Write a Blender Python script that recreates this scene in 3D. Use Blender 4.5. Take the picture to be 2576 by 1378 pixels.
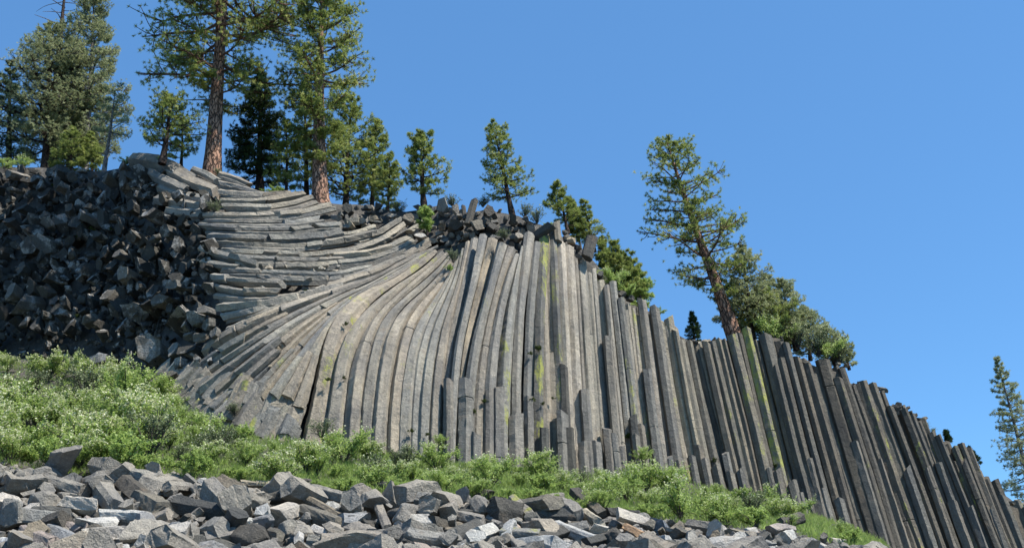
import bpy, bmesh, math, random
import numpy as np
from mathutils import Vector, Matrix, Euler
import mathutils.noise as mnoise

# ---------------------------------------------------------------- camera, sky, sun, exposure
for o in list(bpy.data.objects):
    bpy.data.objects.remove(o)
scene = bpy.context.scene
COL = scene.collection
W, H, F = 2576.0, 1378.0, 2762.0          # units in which the photograph was measured
PITCH, ROLL = math.radians(21.0), math.radians(-3.4)
cam_data = bpy.data.cameras.new('camera')
cam = bpy.data.objects.new('camera', cam_data)
COL.objects.link(cam)
cam.location = (0, 0, 1.7)
CAM_M = (Matrix.Rotation(math.pi / 2 + PITCH, 3, 'X') @ Matrix.Rotation(ROLL, 3, 'Z'))
cam.rotation_euler = CAM_M.to_euler()
cam_data.sensor_width = 36.0
cam_data.lens = 36.0 * F / W
cam_data.clip_end = 6000.0
scene.camera = cam

SUN_DIR = Vector((0.51, -0.15, 0.85)).normalized()      # towards the sun
world = bpy.data.worlds.new('World')
scene.world = world
world.use_nodes = True
wn = world.node_tree.nodes
sky = wn.new('ShaderNodeTexSky')
sky.sky_type = 'NISHITA'
sky.sun_disc = False
sky.sun_elevation = math.asin(SUN_DIR.z)
sky.sun_rotation = math.atan2(SUN_DIR.x, SUN_DIR.y)
sky.altitude = 2300.0
sky.air_density = 1.0
sky.dust_density = 0.1
sky.ozone_density = 1.6
bg = wn['Background']
bg.inputs['Strength'].default_value = 0.121
deep = wn.new('ShaderNodeMix')                            # the clear, saturated blue of thin mountain air
deep.data_type = 'RGBA'
deep.blend_type = 'MULTIPLY'
deep.inputs[0].default_value = 1.0
deep.inputs[7].default_value = (0.69, 1.06, 1.21, 1.0)
world.node_tree.links.new(sky.outputs[0], deep.inputs[6])
even = wn.new('ShaderNodeMix')                            # little brightening towards the horizon at this height
even.data_type = 'RGBA'
even.inputs[0].default_value = 0.52
even.inputs[7].default_value = (0.60, 1.58, 3.50, 1.0)
world.node_tree.links.new(deep.outputs[2], even.inputs[6])
world.node_tree.links.new(even.outputs[2], bg.inputs['Color'])
sl = bpy.data.lights.new('sun', 'SUN')
sl.energy = 5.0
sl.angle = math.radians(0.53)
sl.color = (1.0, 0.955, 0.88)
sun = bpy.data.objects.new('sun', sl)
sun.rotation_euler = SUN_DIR.to_track_quat('Z', 'Y').to_euler()
sun.location = (30, -10, 60)
COL.objects.link(sun)
scene.view_settings.view_transform = 'Standard'
scene.view_settings.look = 'None'
scene.view_settings.exposure = 0.78
scene.view_settings.gamma = 1.0
scene.view_settings.use_curve_mapping = False
scene.cycles.max_bounces = 5
scene.cycles.diffuse_bounces = 3
scene.cycles.transparent_max_bounces = 4

CAM_P = np.array(cam.location)
CAM_R = np.array(CAM_M)
RND = random.Random(11)
NPR = np.random.default_rng(7)


def ray(px, py):
    d = CAM_R @ np.array(((px - W / 2) / F, (H / 2 - py) / F, -1.0))
    return d


def at(px, py, Y):
    """The point of the place seen at (px, py) that stands Y metres in front of the camera."""
    d = ray(px, py)
    return CAM_P + d * (Y / d[1])


def mpp(Y):
    return Y / F * 1.03


# ---------------------------------------------------------------- the lie of the land
def lerp_tab(tab):
    xs = np.array([t[0] for t in tab], float)
    ys = np.array([t[1] for t in tab], float)
    return lambda x: float(np.interp(x, xs, ys))


talus_top = lerp_tab([(-900, 1110), (0, 1165), (200, 1190), (420, 1190), (650, 1222), (860, 1245), (1000, 1240), (1250, 1255), (1420, 1270), (1560, 1300), (1800, 1322),
                      (2000, 1338), (2150, 1378), (2300, 1425), (2576, 1480), (3300, 1560)])
talus_Y = lerp_tab([(-900, 31), (0, 31), (800, 31.5), (1400, 32.5), (2000, 33.5), (2576, 34), (3300, 34)])
cliff_base = lerp_tab([(-900, 800), (0, 890), (200, 930), (330, 960), (430, 1010), (600, 1085), (800, 1115), (1100, 1160), (1400, 1190), (1700, 1205),
                       (1900, 1245), (2100, 1310), (2250, 1375), (2576, 1500), (3300, 1720)])
ridge = lerp_tab([(-900, 420), (0, 418), (250, 432), (340, 408), (400, 405), (520, 445), (650, 485), (800, 512), (870, 516), (940, 522), (1000, 536), (1040, 534), (1090, 516), (1150, 532), (1200, 530), (1250, 532), (1290, 544), (1340, 556),
                  (1400, 580), (1440, 604), (1500, 660), (1560, 745), (1650, 790), (1720, 862), (1850, 858), (1950, 875), (2050, 920), (2150, 972), (2250, 1032),
                  (2350, 1104), (2450, 1184), (2576, 1285), (3300, 1640)])
CTRL = [(0, 440, 58), (0, 650, 55.5), (0, 880, 53), (250, 440, 54.5), (250, 650, 51.8), (250, 880, 49.0), (430, 430, 51.5), (430, 560, 49.6), (430, 760, 48.2), (400, 930, 45.6),
        (560, 460, 50.5), (560, 600, 46.6), (560, 760, 44.2), (560, 900, 43.0), (500, 1040, 42.0),
        (700, 480, 51.5), (700, 560, 48.8), (700, 650, 46.2), (700, 760, 43.9), (640, 1080, 41.2),
        (850, 520, 51.5), (850, 600, 48.8), (850, 700, 45.6), (800, 800, 43.2), (800, 950, 41.9), (800, 1110, 41.0),
        (1000, 540, 51), (1000, 620, 48.6), (1000, 700, 46.2), (1000, 800, 43.9), (1000, 950, 42.3), (1000, 1130, 41.3),
        (1110, 560, 50), (1110, 620, 48.2), (1110, 720, 45.4), (1110, 850, 43.4), (1110, 1150, 41.6),
        (1220, 600, 46.4), (1220, 750, 44.4), (1220, 950, 43.0), (1220, 1180, 42.0),
        (1400, 590, 47.6), (1400, 900, 45.6), (1400, 1190, 44.4), (1700, 830, 50.4), (1700, 1200, 48.4), (2000, 880, 53.0), (2000, 1280, 51.0),
        (2300, 1060, 55.0), (2300, 1390, 53.2), (2576, 1280, 56.6), (2576, 1490, 55.2)]
_c = np.array(CTRL, float)
_P = _c[:, :2] / 1000.0


def _tps(r):
    return np.where(r > 0, r * r * np.log(np.maximum(r, 1e-9)), 0.0)


_n = len(_P)
_A = np.zeros((_n + 3, _n + 3))
_A[:_n, :_n] = _tps(np.linalg.norm(_P[:, None] - _P[None], axis=2)) + np.eye(_n) * 2e-3
_A[:_n, _n] = 1
_A[:_n, _n + 1:] = _P
_A[_n:, :_n] = _A[:_n, _n:].T
_w = np.linalg.solve(_A, np.concatenate([_c[:, 2], np.zeros(3)]))


def Ysurf(px, py):
    q = np.array((min(max(px, -20), 2620), min(max(py, 400), 1500))) / 1000.0
    v = float(_tps(np.linalg.norm(_P - q, axis=1)) @ _w[:_n] + _w[_n] + _w[_n + 1:] @ q)
    return min(max(v, 38.0), 62.0)


def surf(px, py, off=0.0):
    return at(px, py, Ysurf(px, py) + off)


def surf_normal(px, py):
    a, b = surf(px + 30, py) - surf(px - 30, py), surf(px, py - 30) - surf(px, py + 30)
    n = np.cross(a, b)
    n /= np.linalg.norm(n)
    return n if n[1] < 0 else -n


def talus_at(px, py):
    """A point on the rubble slope below that pixel (py between the foot of the frame and the upper rim)."""
    yt, yb = talus_top(px), max(1440.0, talus_top(px) + 100)
    s = (yb - py) / (yb - yt)
    return at(px, py, 24.5 + (talus_Y(px) - 24.5) * max(-0.6, min(s, 1.2)))


def bank_at(px, s):
    """A point on the overgrown bank between the rubble (s=0) and the foot of the cliff (s=1)."""
    y0, y1 = talus_top(px), cliff_base(px)
    return at(px, y0 + (y1 - y0) * s, talus_Y(px) + (Ysurf(px, y1) - talus_Y(px)) * s)


# ---------------------------------------------------------------- materials
def mat(name):
    m = bpy.data.materials.new(name)
    m.use_nodes = True
    nt = m.node_tree
    b = nt.nodes['Principled BSDF']
    b.inputs['Roughness'].default_value = 0.85
    b.inputs['Specular IOR Level'].default_value = 0.25
    return m, nt, b


def node(nt, kind, **kw):
    n = nt.nodes.new(kind)
    for k, v in kw.items():
        if k in n.inputs:
            n.inputs[k].default_value = v
        else:
            setattr(n, k, v)
    return n


def mixc(nt, fac, a, b, blend='MIX'):
    n = nt.nodes.new('ShaderNodeMix')
    n.data_type = 'RGBA'
    n.blend_type = blend
    for sock, v in ((n.inputs[0], fac), (n.inputs[6], a), (n.inputs[7], b)):
        if isinstance(v, bpy.types.NodeSocket):
            nt.links.new(v, sock)
        elif isinstance(v, (int, float)):
            sock.default_value = v
        else:
            sock.default_value = (*v, 1.0)
    return n.outputs[2]


def ramp(nt, val, a, b):
    n = nt.nodes.new('ShaderNodeMapRange')
    n.inputs[1].default_value = a
    n.inputs[2].default_value = b
    nt.links.new(val, n.inputs[0])
    return n.outputs[0]


def math_(nt, op, a, b):
    n = nt.nodes.new('ShaderNodeMath')
    n.operation = op
    for s, v in ((n.inputs[0], a), (n.inputs[1], b)):
        if isinstance(v, bpy.types.NodeSocket):
            nt.links.new(v, s)
        else:
            s.default_value = v
    return n.outputs[0]


def noise(nt, vec, scale, detail=4, rough=0.6):
    n = node(nt, 'ShaderNodeTexNoise')
    n.inputs['Scale'].default_value = scale
    n.inputs['Detail'].default_value = detail
    n.inputs['Roughness'].default_value = rough
    nt.links.new(vec, n.inputs['Vector'])
    return n.outputs['Fac']


def basalt(name, along, paint_light=False):
    """Basalt whose stone colour is the object's own colour; its alpha says how much lichen grows on it."""
    m, nt, b = mat(name)
    info = node(nt, 'ShaderNodeObjectInfo')
    geo = node(nt, 'ShaderNodeNewGeometry')
    pos = geo.outputs['Position']
    uv = node(nt, 'ShaderNodeUVMap').outputs['UV']
    off = node(nt, 'ShaderNodeCombineXYZ')
    nt.links.new(math_(nt, 'MULTIPLY', info.outputs['Random'], 57.0), off.inputs[0])
    nt.links.new(math_(nt, 'MULTIPLY', info.outputs['Random'], 91.0), off.inputs[2])
    va = node(nt, 'ShaderNodeVectorMath', operation='ADD')
    nt.links.new(pos, va.inputs[0])
    nt.links.new(off.outputs[0], va.inputs[1])
    p = va.outputs[0]
    col = info.outputs['Color']
    big = ramp(nt, noise(nt, p, 0.55, 4), 0.32, 0.70)
    col = mixc(nt, big, mixc(nt, 1.0, col, (0.66, 0.67, 0.70), 'MULTIPLY'), mixc(nt, 1.0, col, (1.22, 1.17, 1.07), 'MULTIPLY'))
    if along:
        mp = node(nt, 'ShaderNodeMapping')
        mp.inputs['Scale'].default_value = (3.2, 0.35, 1.0)
        nt.links.new(uv, mp.inputs['Vector'])
        va2 = node(nt, 'ShaderNodeVectorMath', operation='ADD')
        nt.links.new(mp.outputs[0], va2.inputs[0])
        nt.links.new(off.outputs[0], va2.inputs[1])
        streak = ramp(nt, noise(nt, va2.outputs[0], 1.6, 5, 0.65), 0.35, 0.68)
        col = mixc(nt, math_(nt, 'MULTIPLY', streak, 0.7), col, mixc(nt, 1.0, col, (0.46, 0.45, 0.43), 'MULTIPLY'))
    fine = noise(nt, p, 14.0, 5, 0.7)
    col = mixc(nt, ramp(nt, fine, 0.54, 0.74), col, mixc(nt, 1.0, col, (1.8, 1.77, 1.7), 'MULTIPLY'))
    dark = ramp(nt, noise(nt, p, 4.5, 6, 0.78), 0.50, 0.70)
    col = mixc(nt, math_(nt, 'MULTIPLY', dark, 0.55 if not along else 0.5), col, (0.050, 0.050, 0.047))
    if paint_light:                                              # sunlit facets painted as pale patches on stone coloured dark for shade
        painted_sun = ramp(nt, noise(nt, p, 1.15, 5, 0.62), 0.54, 0.61)
        col = mixc(nt, painted_sun, col, mixc(nt, ramp(nt, fine, 0.35, 0.65), (0.15, 0.142, 0.128), (0.48, 0.455, 0.41)))
    rust = ramp(nt, noise(nt, p, 1.7, 3, 0.6), 0.60, 0.80)
    col = mixc(nt, math_(nt, 'MULTIPLY', rust, 0.42), col, (0.27, 0.19, 0.12))
    # lichen: yellow green growth in patches
    lv = node(nt, 'ShaderNodeMapping')
    lv.inputs['Scale'].default_value = (1.0, 1.0, 0.35 if along else 1.0)
    nt.links.new(p, lv.inputs['Vector'])
    lich = math_(nt, 'ADD', ramp(nt, noise(nt, lv.outputs[0], 1.5, 6, 0.72), 0.0, 1.0), math_(nt, 'MULTIPLY', noise(nt, p, 17.0, 4, 0.75), 0.34))
    thr = math_(nt, 'SUBTRACT', 0.965, math_(nt, 'MULTIPLY', info.outputs['Alpha'], 0.38))
    lf = nt.nodes.new('ShaderNodeMapRange')
    nt.links.new(lich, lf.inputs[0])
    nt.links.new(thr, lf.inputs[1])
    nt.links.new(math_(nt, 'ADD', thr, 0.10), lf.inputs[2])
    col = mixc(nt, math_(nt, 'MULTIPLY', lf.outputs[0], 0.8), col, (0.33, 0.34, 0.065))
    nt.links.new(col, b.inputs['Base Color'])
    bump = node(nt, 'ShaderNodeBump')
    bump.inputs['Strength'].default_value = 0.9
    bump.inputs['Distance'].default_value = 0.10 if along else 0.17
    hgt = math_(nt, 'ADD', noise(nt, p, 5.0, 6, 0.68), math_(nt, 'MULTIPLY', noise(nt, p, 24.0, 4, 0.7), 0.45))
    nt.links.new(hgt, bump.inputs['Height'])
    nt.links.new(bump.outputs[0], b.inputs['Normal'])
    b.inputs['Roughness'].default_value = 0.82
    return m


def ground_mat():
    m, nt, b = mat('stony_soil')
    p = node(nt, 'ShaderNodeNewGeometry').outputs['Position']
    col = mixc(nt, ramp(nt, noise(nt, p, 0.8, 6), 0.35, 0.65), (0.045, 0.043, 0.040), (0.12, 0.11, 0.095))
    col = mixc(nt, ramp(nt, noise(nt, p, 4.0, 4), 0.55, 0.75), col, (0.16, 0.145, 0.12))
    nt.links.new(col, b.inputs['Base Color'])
    bump = node(nt, 'ShaderNodeBump')
    bump.inputs['Distance'].default_value = 0.3
    nt.links.new(noise(nt, p, 3.0, 8, 0.7), bump.inputs['Height'])
    nt.links.new(bump.outputs[0], b.inputs['Normal'])
    return m


def leaf_mat(name, c0, c1, c2, trans=0.35):
    """c0 -> c1 by clump tint, c2 on the brightest clumps; some light passes through the leaves."""
    m, nt, b = mat(name)
    a = node(nt, 'ShaderNodeAttribute')
    a.attribute_name = 'tint'
    t = a.outputs['Fac']
    col = mixc(nt, ramp(nt, t, 0.0, 0.7), c0, c1)
    col = mixc(nt, ramp(nt, t, 0.72, 1.0), col, c2)
    nt.links.new(col, b.inputs['Base Color'])
    b.inputs['Roughness'].default_value = 0.55
    tr = node(nt, 'ShaderNodeBsdfTranslucent')
    nt.links.new(col, tr.inputs['Color'])
    ms = node(nt, 'ShaderNodeMixShader')
    ms.inputs[0].default_value = trans
    nt.links.new(b.outputs[0], ms.inputs[1])
    nt.links.new(tr.outputs[0], ms.inputs[2])
    nt.links.new(ms.outputs[0], nt.nodes['Material Output'].inputs['Surface'])
    return m


def bark_mat(name, ca, cb, cc, scale):
    m, nt, b = mat(name)
    uv = node(nt, 'ShaderNodeUVMap').outputs['UV']
    mp = node(nt, 'ShaderNodeMapping')
    mp.inputs['Scale'].default_value = (2.6, 0.8, 1)
    nt.links.new(uv, mp.inputs['Vector'])
    vo = node(nt, 'ShaderNodeTexVoronoi')
    vo.feature = 'DISTANCE_TO_EDGE'
    vo.inputs['Scale'].default_value = scale
    nz = node(nt, 'ShaderNodeTexNoise')
    nz.inputs['Scale'].default_value = 3.0
    nt.links.new(mp.outputs[0], nz.inputs['Vector'])
    ad = node(nt, 'ShaderNodeVectorMath', operation='MULTIPLY_ADD')
    nt.links.new(nz.outputs['Color'], ad.inputs[0])
    ad.inputs[1].default_value = (0.5, 0.5, 0.5)
    nt.links.new(mp.outputs[0], ad.inputs[2])
    nt.links.new(ad.outputs[0], vo.inputs['Vector'])
    plate = ramp(nt, vo.outputs['Distance'], 0.02, 0.16)
    pc = mixc(nt, ramp(nt, noise(nt, mp.outputs[0], 2.2, 4), 0.35, 0.65), cb, cc)
    nt.links.new(mixc(nt, plate, ca, pc), b.inputs['Base Color'])
    bump = node(nt, 'ShaderNodeBump')
    bump.inputs['Distance'].default_value = 0.05
    nt.links.new(plate, bump.inputs['Height'])
    nt.links.new(bump.outputs[0], b.inputs['Normal'])
    return m


M_COL = basalt('columnar_basalt', True)
M_ROCK = basalt('broken_basalt', False)
M_LIGHTPAINT = basalt('light_painted_basalt', False, True)  # left cliff's light and shade are painted into this stone's colour
M_SOIL = ground_mat()
M_NEEDLE = leaf_mat('pine_needles', (0.130, 0.178, 0.048), (0.295, 0.348, 0.092), (0.52, 0.52, 0.21), 0.58)
M_GREY = leaf_mat('grey_green_needles', (0.190, 0.220, 0.105), (0.36, 0.395, 0.20), (0.51, 0.52, 0.30), 0.55)
M_FIR = leaf_mat('fir_needles', (0.018, 0.036, 0.014), (0.040, 0.075, 0.022), (0.11, 0.17, 0.04), 0.2)
M_SHRUB = leaf_mat('shrub_leaves', (0.175, 0.262, 0.060), (0.35, 0.46, 0.125), (0.51, 0.60, 0.25), 0.55)
M_SAGE = leaf_mat('grey_shrub_leaves', (0.060, 0.085, 0.040), (0.14, 0.18, 0.085), (0.25, 0.28, 0.15), 0.35)
M_MOSS = leaf_mat('moss', (0.030, 0.042, 0.010), (0.060, 0.085, 0.015), (0.14, 0.17, 0.03), 0.2)
M_BLOOM = leaf_mat('blossom_petals', (0.45, 0.48, 0.25), (0.62, 0.63, 0.40), (0.76, 0.74, 0.56), 0.3)
M_BARK = bark_mat('plated_red_bark', (0.050, 0.030, 0.021), (0.27, 0.14, 0.088), (0.46, 0.28, 0.19), 2.6)
M_DARKBARK = bark_mat('dark_bark', (0.016, 0.012, 0.010), (0.070, 0.045, 0.034), (0.12, 0.08, 0.06), 4.0)
M_PALEBARK = bark_mat('weathered_pale_bark', (0.10, 0.09, 0.08), (0.30, 0.27, 0.25), (0.44, 0.41, 0.39), 4.0)
M_TWIG = bark_mat('grey_twig', (0.07, 0.06, 0.05), (0.15, 0.13, 0.11), (0.26, 0.24, 0.21), 6.0)


# ---------------------------------------------------------------- object helpers
def tag(o, label=None, category=None, group=None, kind=None):
    for k, v in (('label', label), ('category', category), ('group', group), ('kind', kind)):
        if v:
            o[k] = v
    return o


def empty(name, loc):
    o = bpy.data.objects.new(name, None)
    o.location = Vector([float(v) for v in loc])
    o.empty_display_size = 0.3
    COL.objects.link(o)
    return o


def link(name, me, parent=None, loc=(0, 0, 0)):
    o = bpy.data.objects.new(name, me)
    o.location = Vector([float(v) for v in loc])
    o.parent = parent
    COL.objects.link(o)
    return o


def build(name, V, faces, material, parent=None, origin=None, uvs=None, smooth=False):
    """One mesh object out of points in world space; its origin is ORIGIN (default: the middle of its foot)."""
    V = np.asarray(V, float)
    if origin is None:
        origin = np.array((*(V[:, :2].min(0) + V[:, :2].max(0)) / 2, V[:, 2].min()))
    base = np.array(parent.location) if parent else np.zeros(3)
    me = bpy.data.meshes.new(name)
    me.from_pydata((V - origin).tolist(), [], faces)
    if uvs is not None:
        lay = me.uv_layers.new(name='UVMap')
        lay.data.foreach_set('uv', np.asarray(uvs, np.float32).ravel())
    me.materials.append(material)
    me.polygons.foreach_set('use_smooth', [smooth] * len(me.polygons))
    me.update()
    return link(name, me, parent, origin - base)


def tri_mesh(name, V, material, tint=None):
    """A mesh of loose triangles: V is (n, 3, 3)."""
    n = len(V)
    me = bpy.data.meshes.new(name)
    me.vertices.add(n * 3)
    me.vertices.foreach_set('co', np.ascontiguousarray(V, np.float32).ravel())
    me.loops.add(n * 3)
    me.loops.foreach_set('vertex_index', np.arange(n * 3, dtype=np.int32))
    me.polygons.add(n)
    me.polygons.foreach_set('loop_start', np.arange(n, dtype=np.int32) * 3)
    if tint is not None:
        a = me.attributes.new('tint', 'FLOAT', 'POINT')
        a.data.foreach_set('value', np.repeat(np.asarray(tint, np.float32), 3))
    me.materials.append(material)
    me.update(calc_edges=True)
    return me


def unit(v):
    v = np.asarray(v, float)
    return v / np.maximum(np.linalg.norm(v, axis=-1, keepdims=True), 1e-9)


def resample(pts, n):
    pts = np.asarray(pts, float)
    d = np.concatenate([[0], np.cumsum(np.linalg.norm(np.diff(pts, axis=0), axis=1))])
    s = np.linspace(0, d[-1], n)
    out = np.stack([np.interp(s, d, pts[:, k]) for k in range(pts.shape[1])], 1)
    if n > 6:                                              # round the corners of the traced line
        for _ in range(2):
            out[1:-1] = (out[:-2] + 2 * out[1:-1] + out[2:]) / 4
    return out


def prism(path, radii, normal, seed, sides=6, rot=None, chamfer=0.13, rough=0.03, tilt=0.5, flat=1.0, bulge=0.10, cracks=0):
    """A many-sided stone swept along PATH (m x 3): points, faces, loop uvs. Ends are broken off at a slant."""
    r = np.random.default_rng(seed)
    path = np.asarray(path, float)
    m = len(path)
    T = unit(np.gradient(path, axis=0))
    N = np.asarray(normal, float)
    N = np.tile(N, (m, 1)) if N.ndim == 1 else N
    N = unit(N - (N * T).sum(1, keepdims=True) * T)
    B = np.cross(T, N)
    a0 = r.uniform(0, 2 * math.pi) if rot is None else rot
    ang = a0 + (np.arange(sides) + r.uniform(-0.22, 0.22, sides)) * 2 * math.pi / sides
    rad = 1 + r.uniform(-bulge, bulge, sides)
    cor = np.stack([np.cos(ang) * rad * flat, np.sin(ang) * rad], 1)   # along N, along B
    pts = []
    for k in range(sides):
        p, q, s = cor[k], cor[k - 1], cor[(k + 1) % sides]
        c = chamfer * r.uniform(0.6, 1.4)
        pts += [p + (q - p) * c, p + (s - p) * c]
    pts = np.array(pts)
    k2 = len(pts)
    radii = np.array(np.broadcast_to(np.asarray(radii, float), (m,)))
    shift = np.zeros((m, 2))
    for _ in range(cracks):                                # a joint across the column: a narrow groove, the next piece a little out of line
        if m < 8:
            break
        j = int(r.integers(2, m - 3))
        h = min(0.035 / max(np.linalg.norm(path[j + 1] - path[j]), 1e-3), 0.3)
        ins = np.stack([path[j] + (path[j + 1] - path[j]) * t for t in (0.5 - h, 0.5, 0.5 + h)])
        rr = (radii[j] + radii[j + 1]) / 2
        path = np.insert(path, j + 1, ins, 0)
        radii = np.insert(radii, j + 1, [rr, rr * 0.86, rr])
        T = np.insert(T, j + 1, [T[j]] * 3, 0)
        N = np.insert(N, j + 1, [N[j]] * 3, 0)
        B = np.insert(B, j + 1, [B[j]] * 3, 0)
        shift = np.insert(shift, j + 1, [shift[j]] * 3, 0)
        shift[j + 3:] += r.normal(0, 0.05, 2) * rr
        m += 3
    drift = np.cumsum(r.normal(0, 1, (m, 2)), 0)
    drift -= np.linspace(0, 1, m)[:, None] * drift[-1]
    drift *= rough * 0.5 * radii[:, None] / max(1.0, math.sqrt(m) * 0.4)
    drift += shift
    V = np.zeros((m, k2, 3))
    for i in range(m):
        w = pts * radii[i] * (1 + r.normal(0, rough, (k2, 1))) + drift[i]
        V[i] = path[i] + w[:, :1] * N[i] + w[:, 1:] * B[i]
        if i in (0, m - 1):
            g = r.uniform(-tilt, tilt, 2)
            V[i] += T[i] * (w @ g + r.normal(0, 0.05 * radii[i], k2))[:, None]
    V = V.reshape(-1, 3)
    per = np.concatenate([[0], np.cumsum(np.linalg.norm(np.diff(np.vstack([pts, pts[:1]]), axis=0), axis=1))]) * radii.mean()
    ln = np.concatenate([[0], np.cumsum(np.linalg.norm(np.diff(path, axis=0), axis=1))])
    F_, uv = [], []
    for i in range(m - 1):
        for k in range(k2):
            k1 = (k + 1) % k2
            F_.append((i * k2 + k, i * k2 + k1, (i + 1) * k2 + k1, (i + 1) * k2 + k))
            uv += [(per[k], ln[i]), (per[k + 1], ln[i]), (per[k + 1], ln[i + 1]), (per[k], ln[i + 1])]
    F_.append(tuple(range(k2))[::-1])
    uv += [tuple(pts[k] * radii[0]) for k in range(k2)][::-1]
    F_.append(tuple((m - 1) * k2 + k for k in range(k2)))
    uv += [tuple(pts[k] * radii[-1]) for k in range(k2)]
    return V, F_, uv


def chunk(seed, n=15):
    """An angular broken stone about 2 across, as the hull of a few points, edges chipped."""
    r = np.random.default_rng(seed)
    bm = bmesh.new()
    p = unit(r.normal(0, 1, (n, 3)))
    p = np.sign(p) * np.abs(p) ** r.uniform(0.55, 0.9)
    p *= np.array((1.0, r.uniform(0.6, 0.9), r.uniform(0.5, 0.85)))
    for q in p:
        bm.verts.new(q)
    res = bmesh.ops.convex_hull(bm, input=bm.verts)
    bmesh.ops.delete(bm, geom=[g for g in res['geom_interior'] if isinstance(g, bmesh.types.BMVert)], context='VERTS')
    bmesh.ops.dissolve_limit(bm, angle_limit=math.radians(14), verts=bm.verts, edges=bm.edges)
    bmesh.ops.bevel(bm, geom=bm.edges[:], offset=0.045, segments=1, affect='EDGES', clamp_overlap=True)
    bm.verts.index_update()
    V = np.array([v.co[:] for v in bm.verts])
    Fc = [tuple(v.index for v in f.verts) for f in bm.faces]
    bm.free()
    return V, Fc


def stone_color(o, base, spread=0.18, lichen=0.0):
    k = 1 + RND.uniform(-spread, spread)
    w = RND.uniform(-0.05, 0.05)
    o.color = (base[0] * k * (1 + w), base[1] * k, base[2] * k * (1 - w), lichen)




def weather(V, Fc, seed, amp=0.05, size=1.0, cuts=2):
    """Cut the faces finer and push the points about, so that broken faces are uneven."""
    bm = bmesh.new()
    vs = [bm.verts.new(v) for v in np.asarray(V) / size]
    for f in Fc:
        try:
            bm.faces.new([vs[i] for i in f])
        except ValueError:
            pass
    bmesh.ops.triangulate(bm, faces=[f for f in bm.faces if len(f.verts) > 4])
    bmesh.ops.subdivide_edges(bm, edges=[e for e in bm.edges if e.calc_length() > 0.28], cuts=cuts, use_grid_fill=True)
    bmesh.ops.recalc_face_normals(bm, faces=bm.faces)
    bm.normal_update()
    o = Vector((seed * 1.7 % 50, seed * 0.9 % 40, seed * 0.3 % 30))
    for v in bm.verts:
        v.co += v.normal * (mnoise.noise(v.co * 1.6 + o) * amp * 1.4 + mnoise.noise(v.co * 4.5 + o) * amp * 0.8)
    bm.verts.index_update()
    out = np.array([v.co[:] for v in bm.verts]) * size, [tuple(v.index for v in f.verts) for f in bm.faces]
    bm.free()
    return out


GREY, TAN, BROWN, DARK, PALE = (0.284, 0.267, 0.237), (0.415, 0.365, 0.278), (0.150, 0.136, 0.112), (0.095, 0.091, 0.081), (0.49, 0.47, 0.43)
SHADE_BLACK = (0.050, 0.048, 0.042)  # stone tone darkened to paint deep shade on the left cliff

# ---------------------------------------------------------------- the ground, one sheet to the horizon
pxs = np.concatenate([np.arange(-2600, -100, 250), np.arange(-100, 2700, 40), np.arange(2700, 5200, 250)])
rows = []
for px in pxs:
    r_ = []
    yb = max(1440.0, talus_top(px) + 100)
    foot = at(px, yb, 24.5)
    r_.append((foot[0] * 30, -900.0, -40.0))
    r_.append((foot[0] * 2.0, -40.0, -4.0))
    r_.append((foot[0] * 0.7, 0.0, -0.05))
    for s in (0.25, 0.5, 0.75):
        q = np.array((foot[0] * (0.7 + 0.3 * s), 24.5 * s, foot[2] * s ** 1.15 - 0.1))
        r_.append(q)
    for s in np.linspace(0, 1, 8):
        q = talus_at(px, yb + (talus_top(px) - yb) * s)
        r_.append(q - np.array((0, 0, 0.65)))
    for s in np.linspace(0.12, 1, 8):
        r_.append(bank_at(px, s) - np.array((0, 0, 0.08)))
    y0, y1 = cliff_base(px), ridge(px)
    for s in np.linspace(0.03, 1, 16):
        py = y0 + (y1 - y0) * s
        r_.append(surf(px, py, 1.25 if px > 560 else 1.0))
    top = r_[-1]
    for dy, dz in ((1.5, 0.05), (4, 0.3), (9, 0.9), (18, 2.0), (40, 4.0), (90, 6.0), (300, 0.0), (1500, -60.0), (4000, -200.0)):
        k = (top[1] + dy) / top[1]
        r_.append((top[0] * k, top[1] + dy, top[2] + dz))
    rows.append(r_)
G = np.array(rows, float)
nu, nv = G.shape[:2]
for i in range(nu):                                        # small humps so that the sheet is no mathematical plane
    for j in range(6, nv - 3):
        G[i, j] += NPR.normal(0, 0.07, 3)
gf = [(i * nv + j, (i + 1) * nv + j, (i + 1) * nv + j + 1, i * nv + j + 1) for i in range(nu - 1) for j in range(nv - 1)]
go = build('hillside', G.reshape(-1, 3), gf, M_SOIL, origin=np.zeros(3), smooth=True)
tag(go, 'dark stony hillside under the rubble, the cliff and the ridge', None, None, 'structure')

# ---------------------------------------------------------------- the columnar cliff
cliff = tag(empty('columnar_cliff', surf(1300, 1180)), 'tall grey cliff of fanned and upright basalt columns', 'cliff', None, 'structure')
COLS = []


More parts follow.
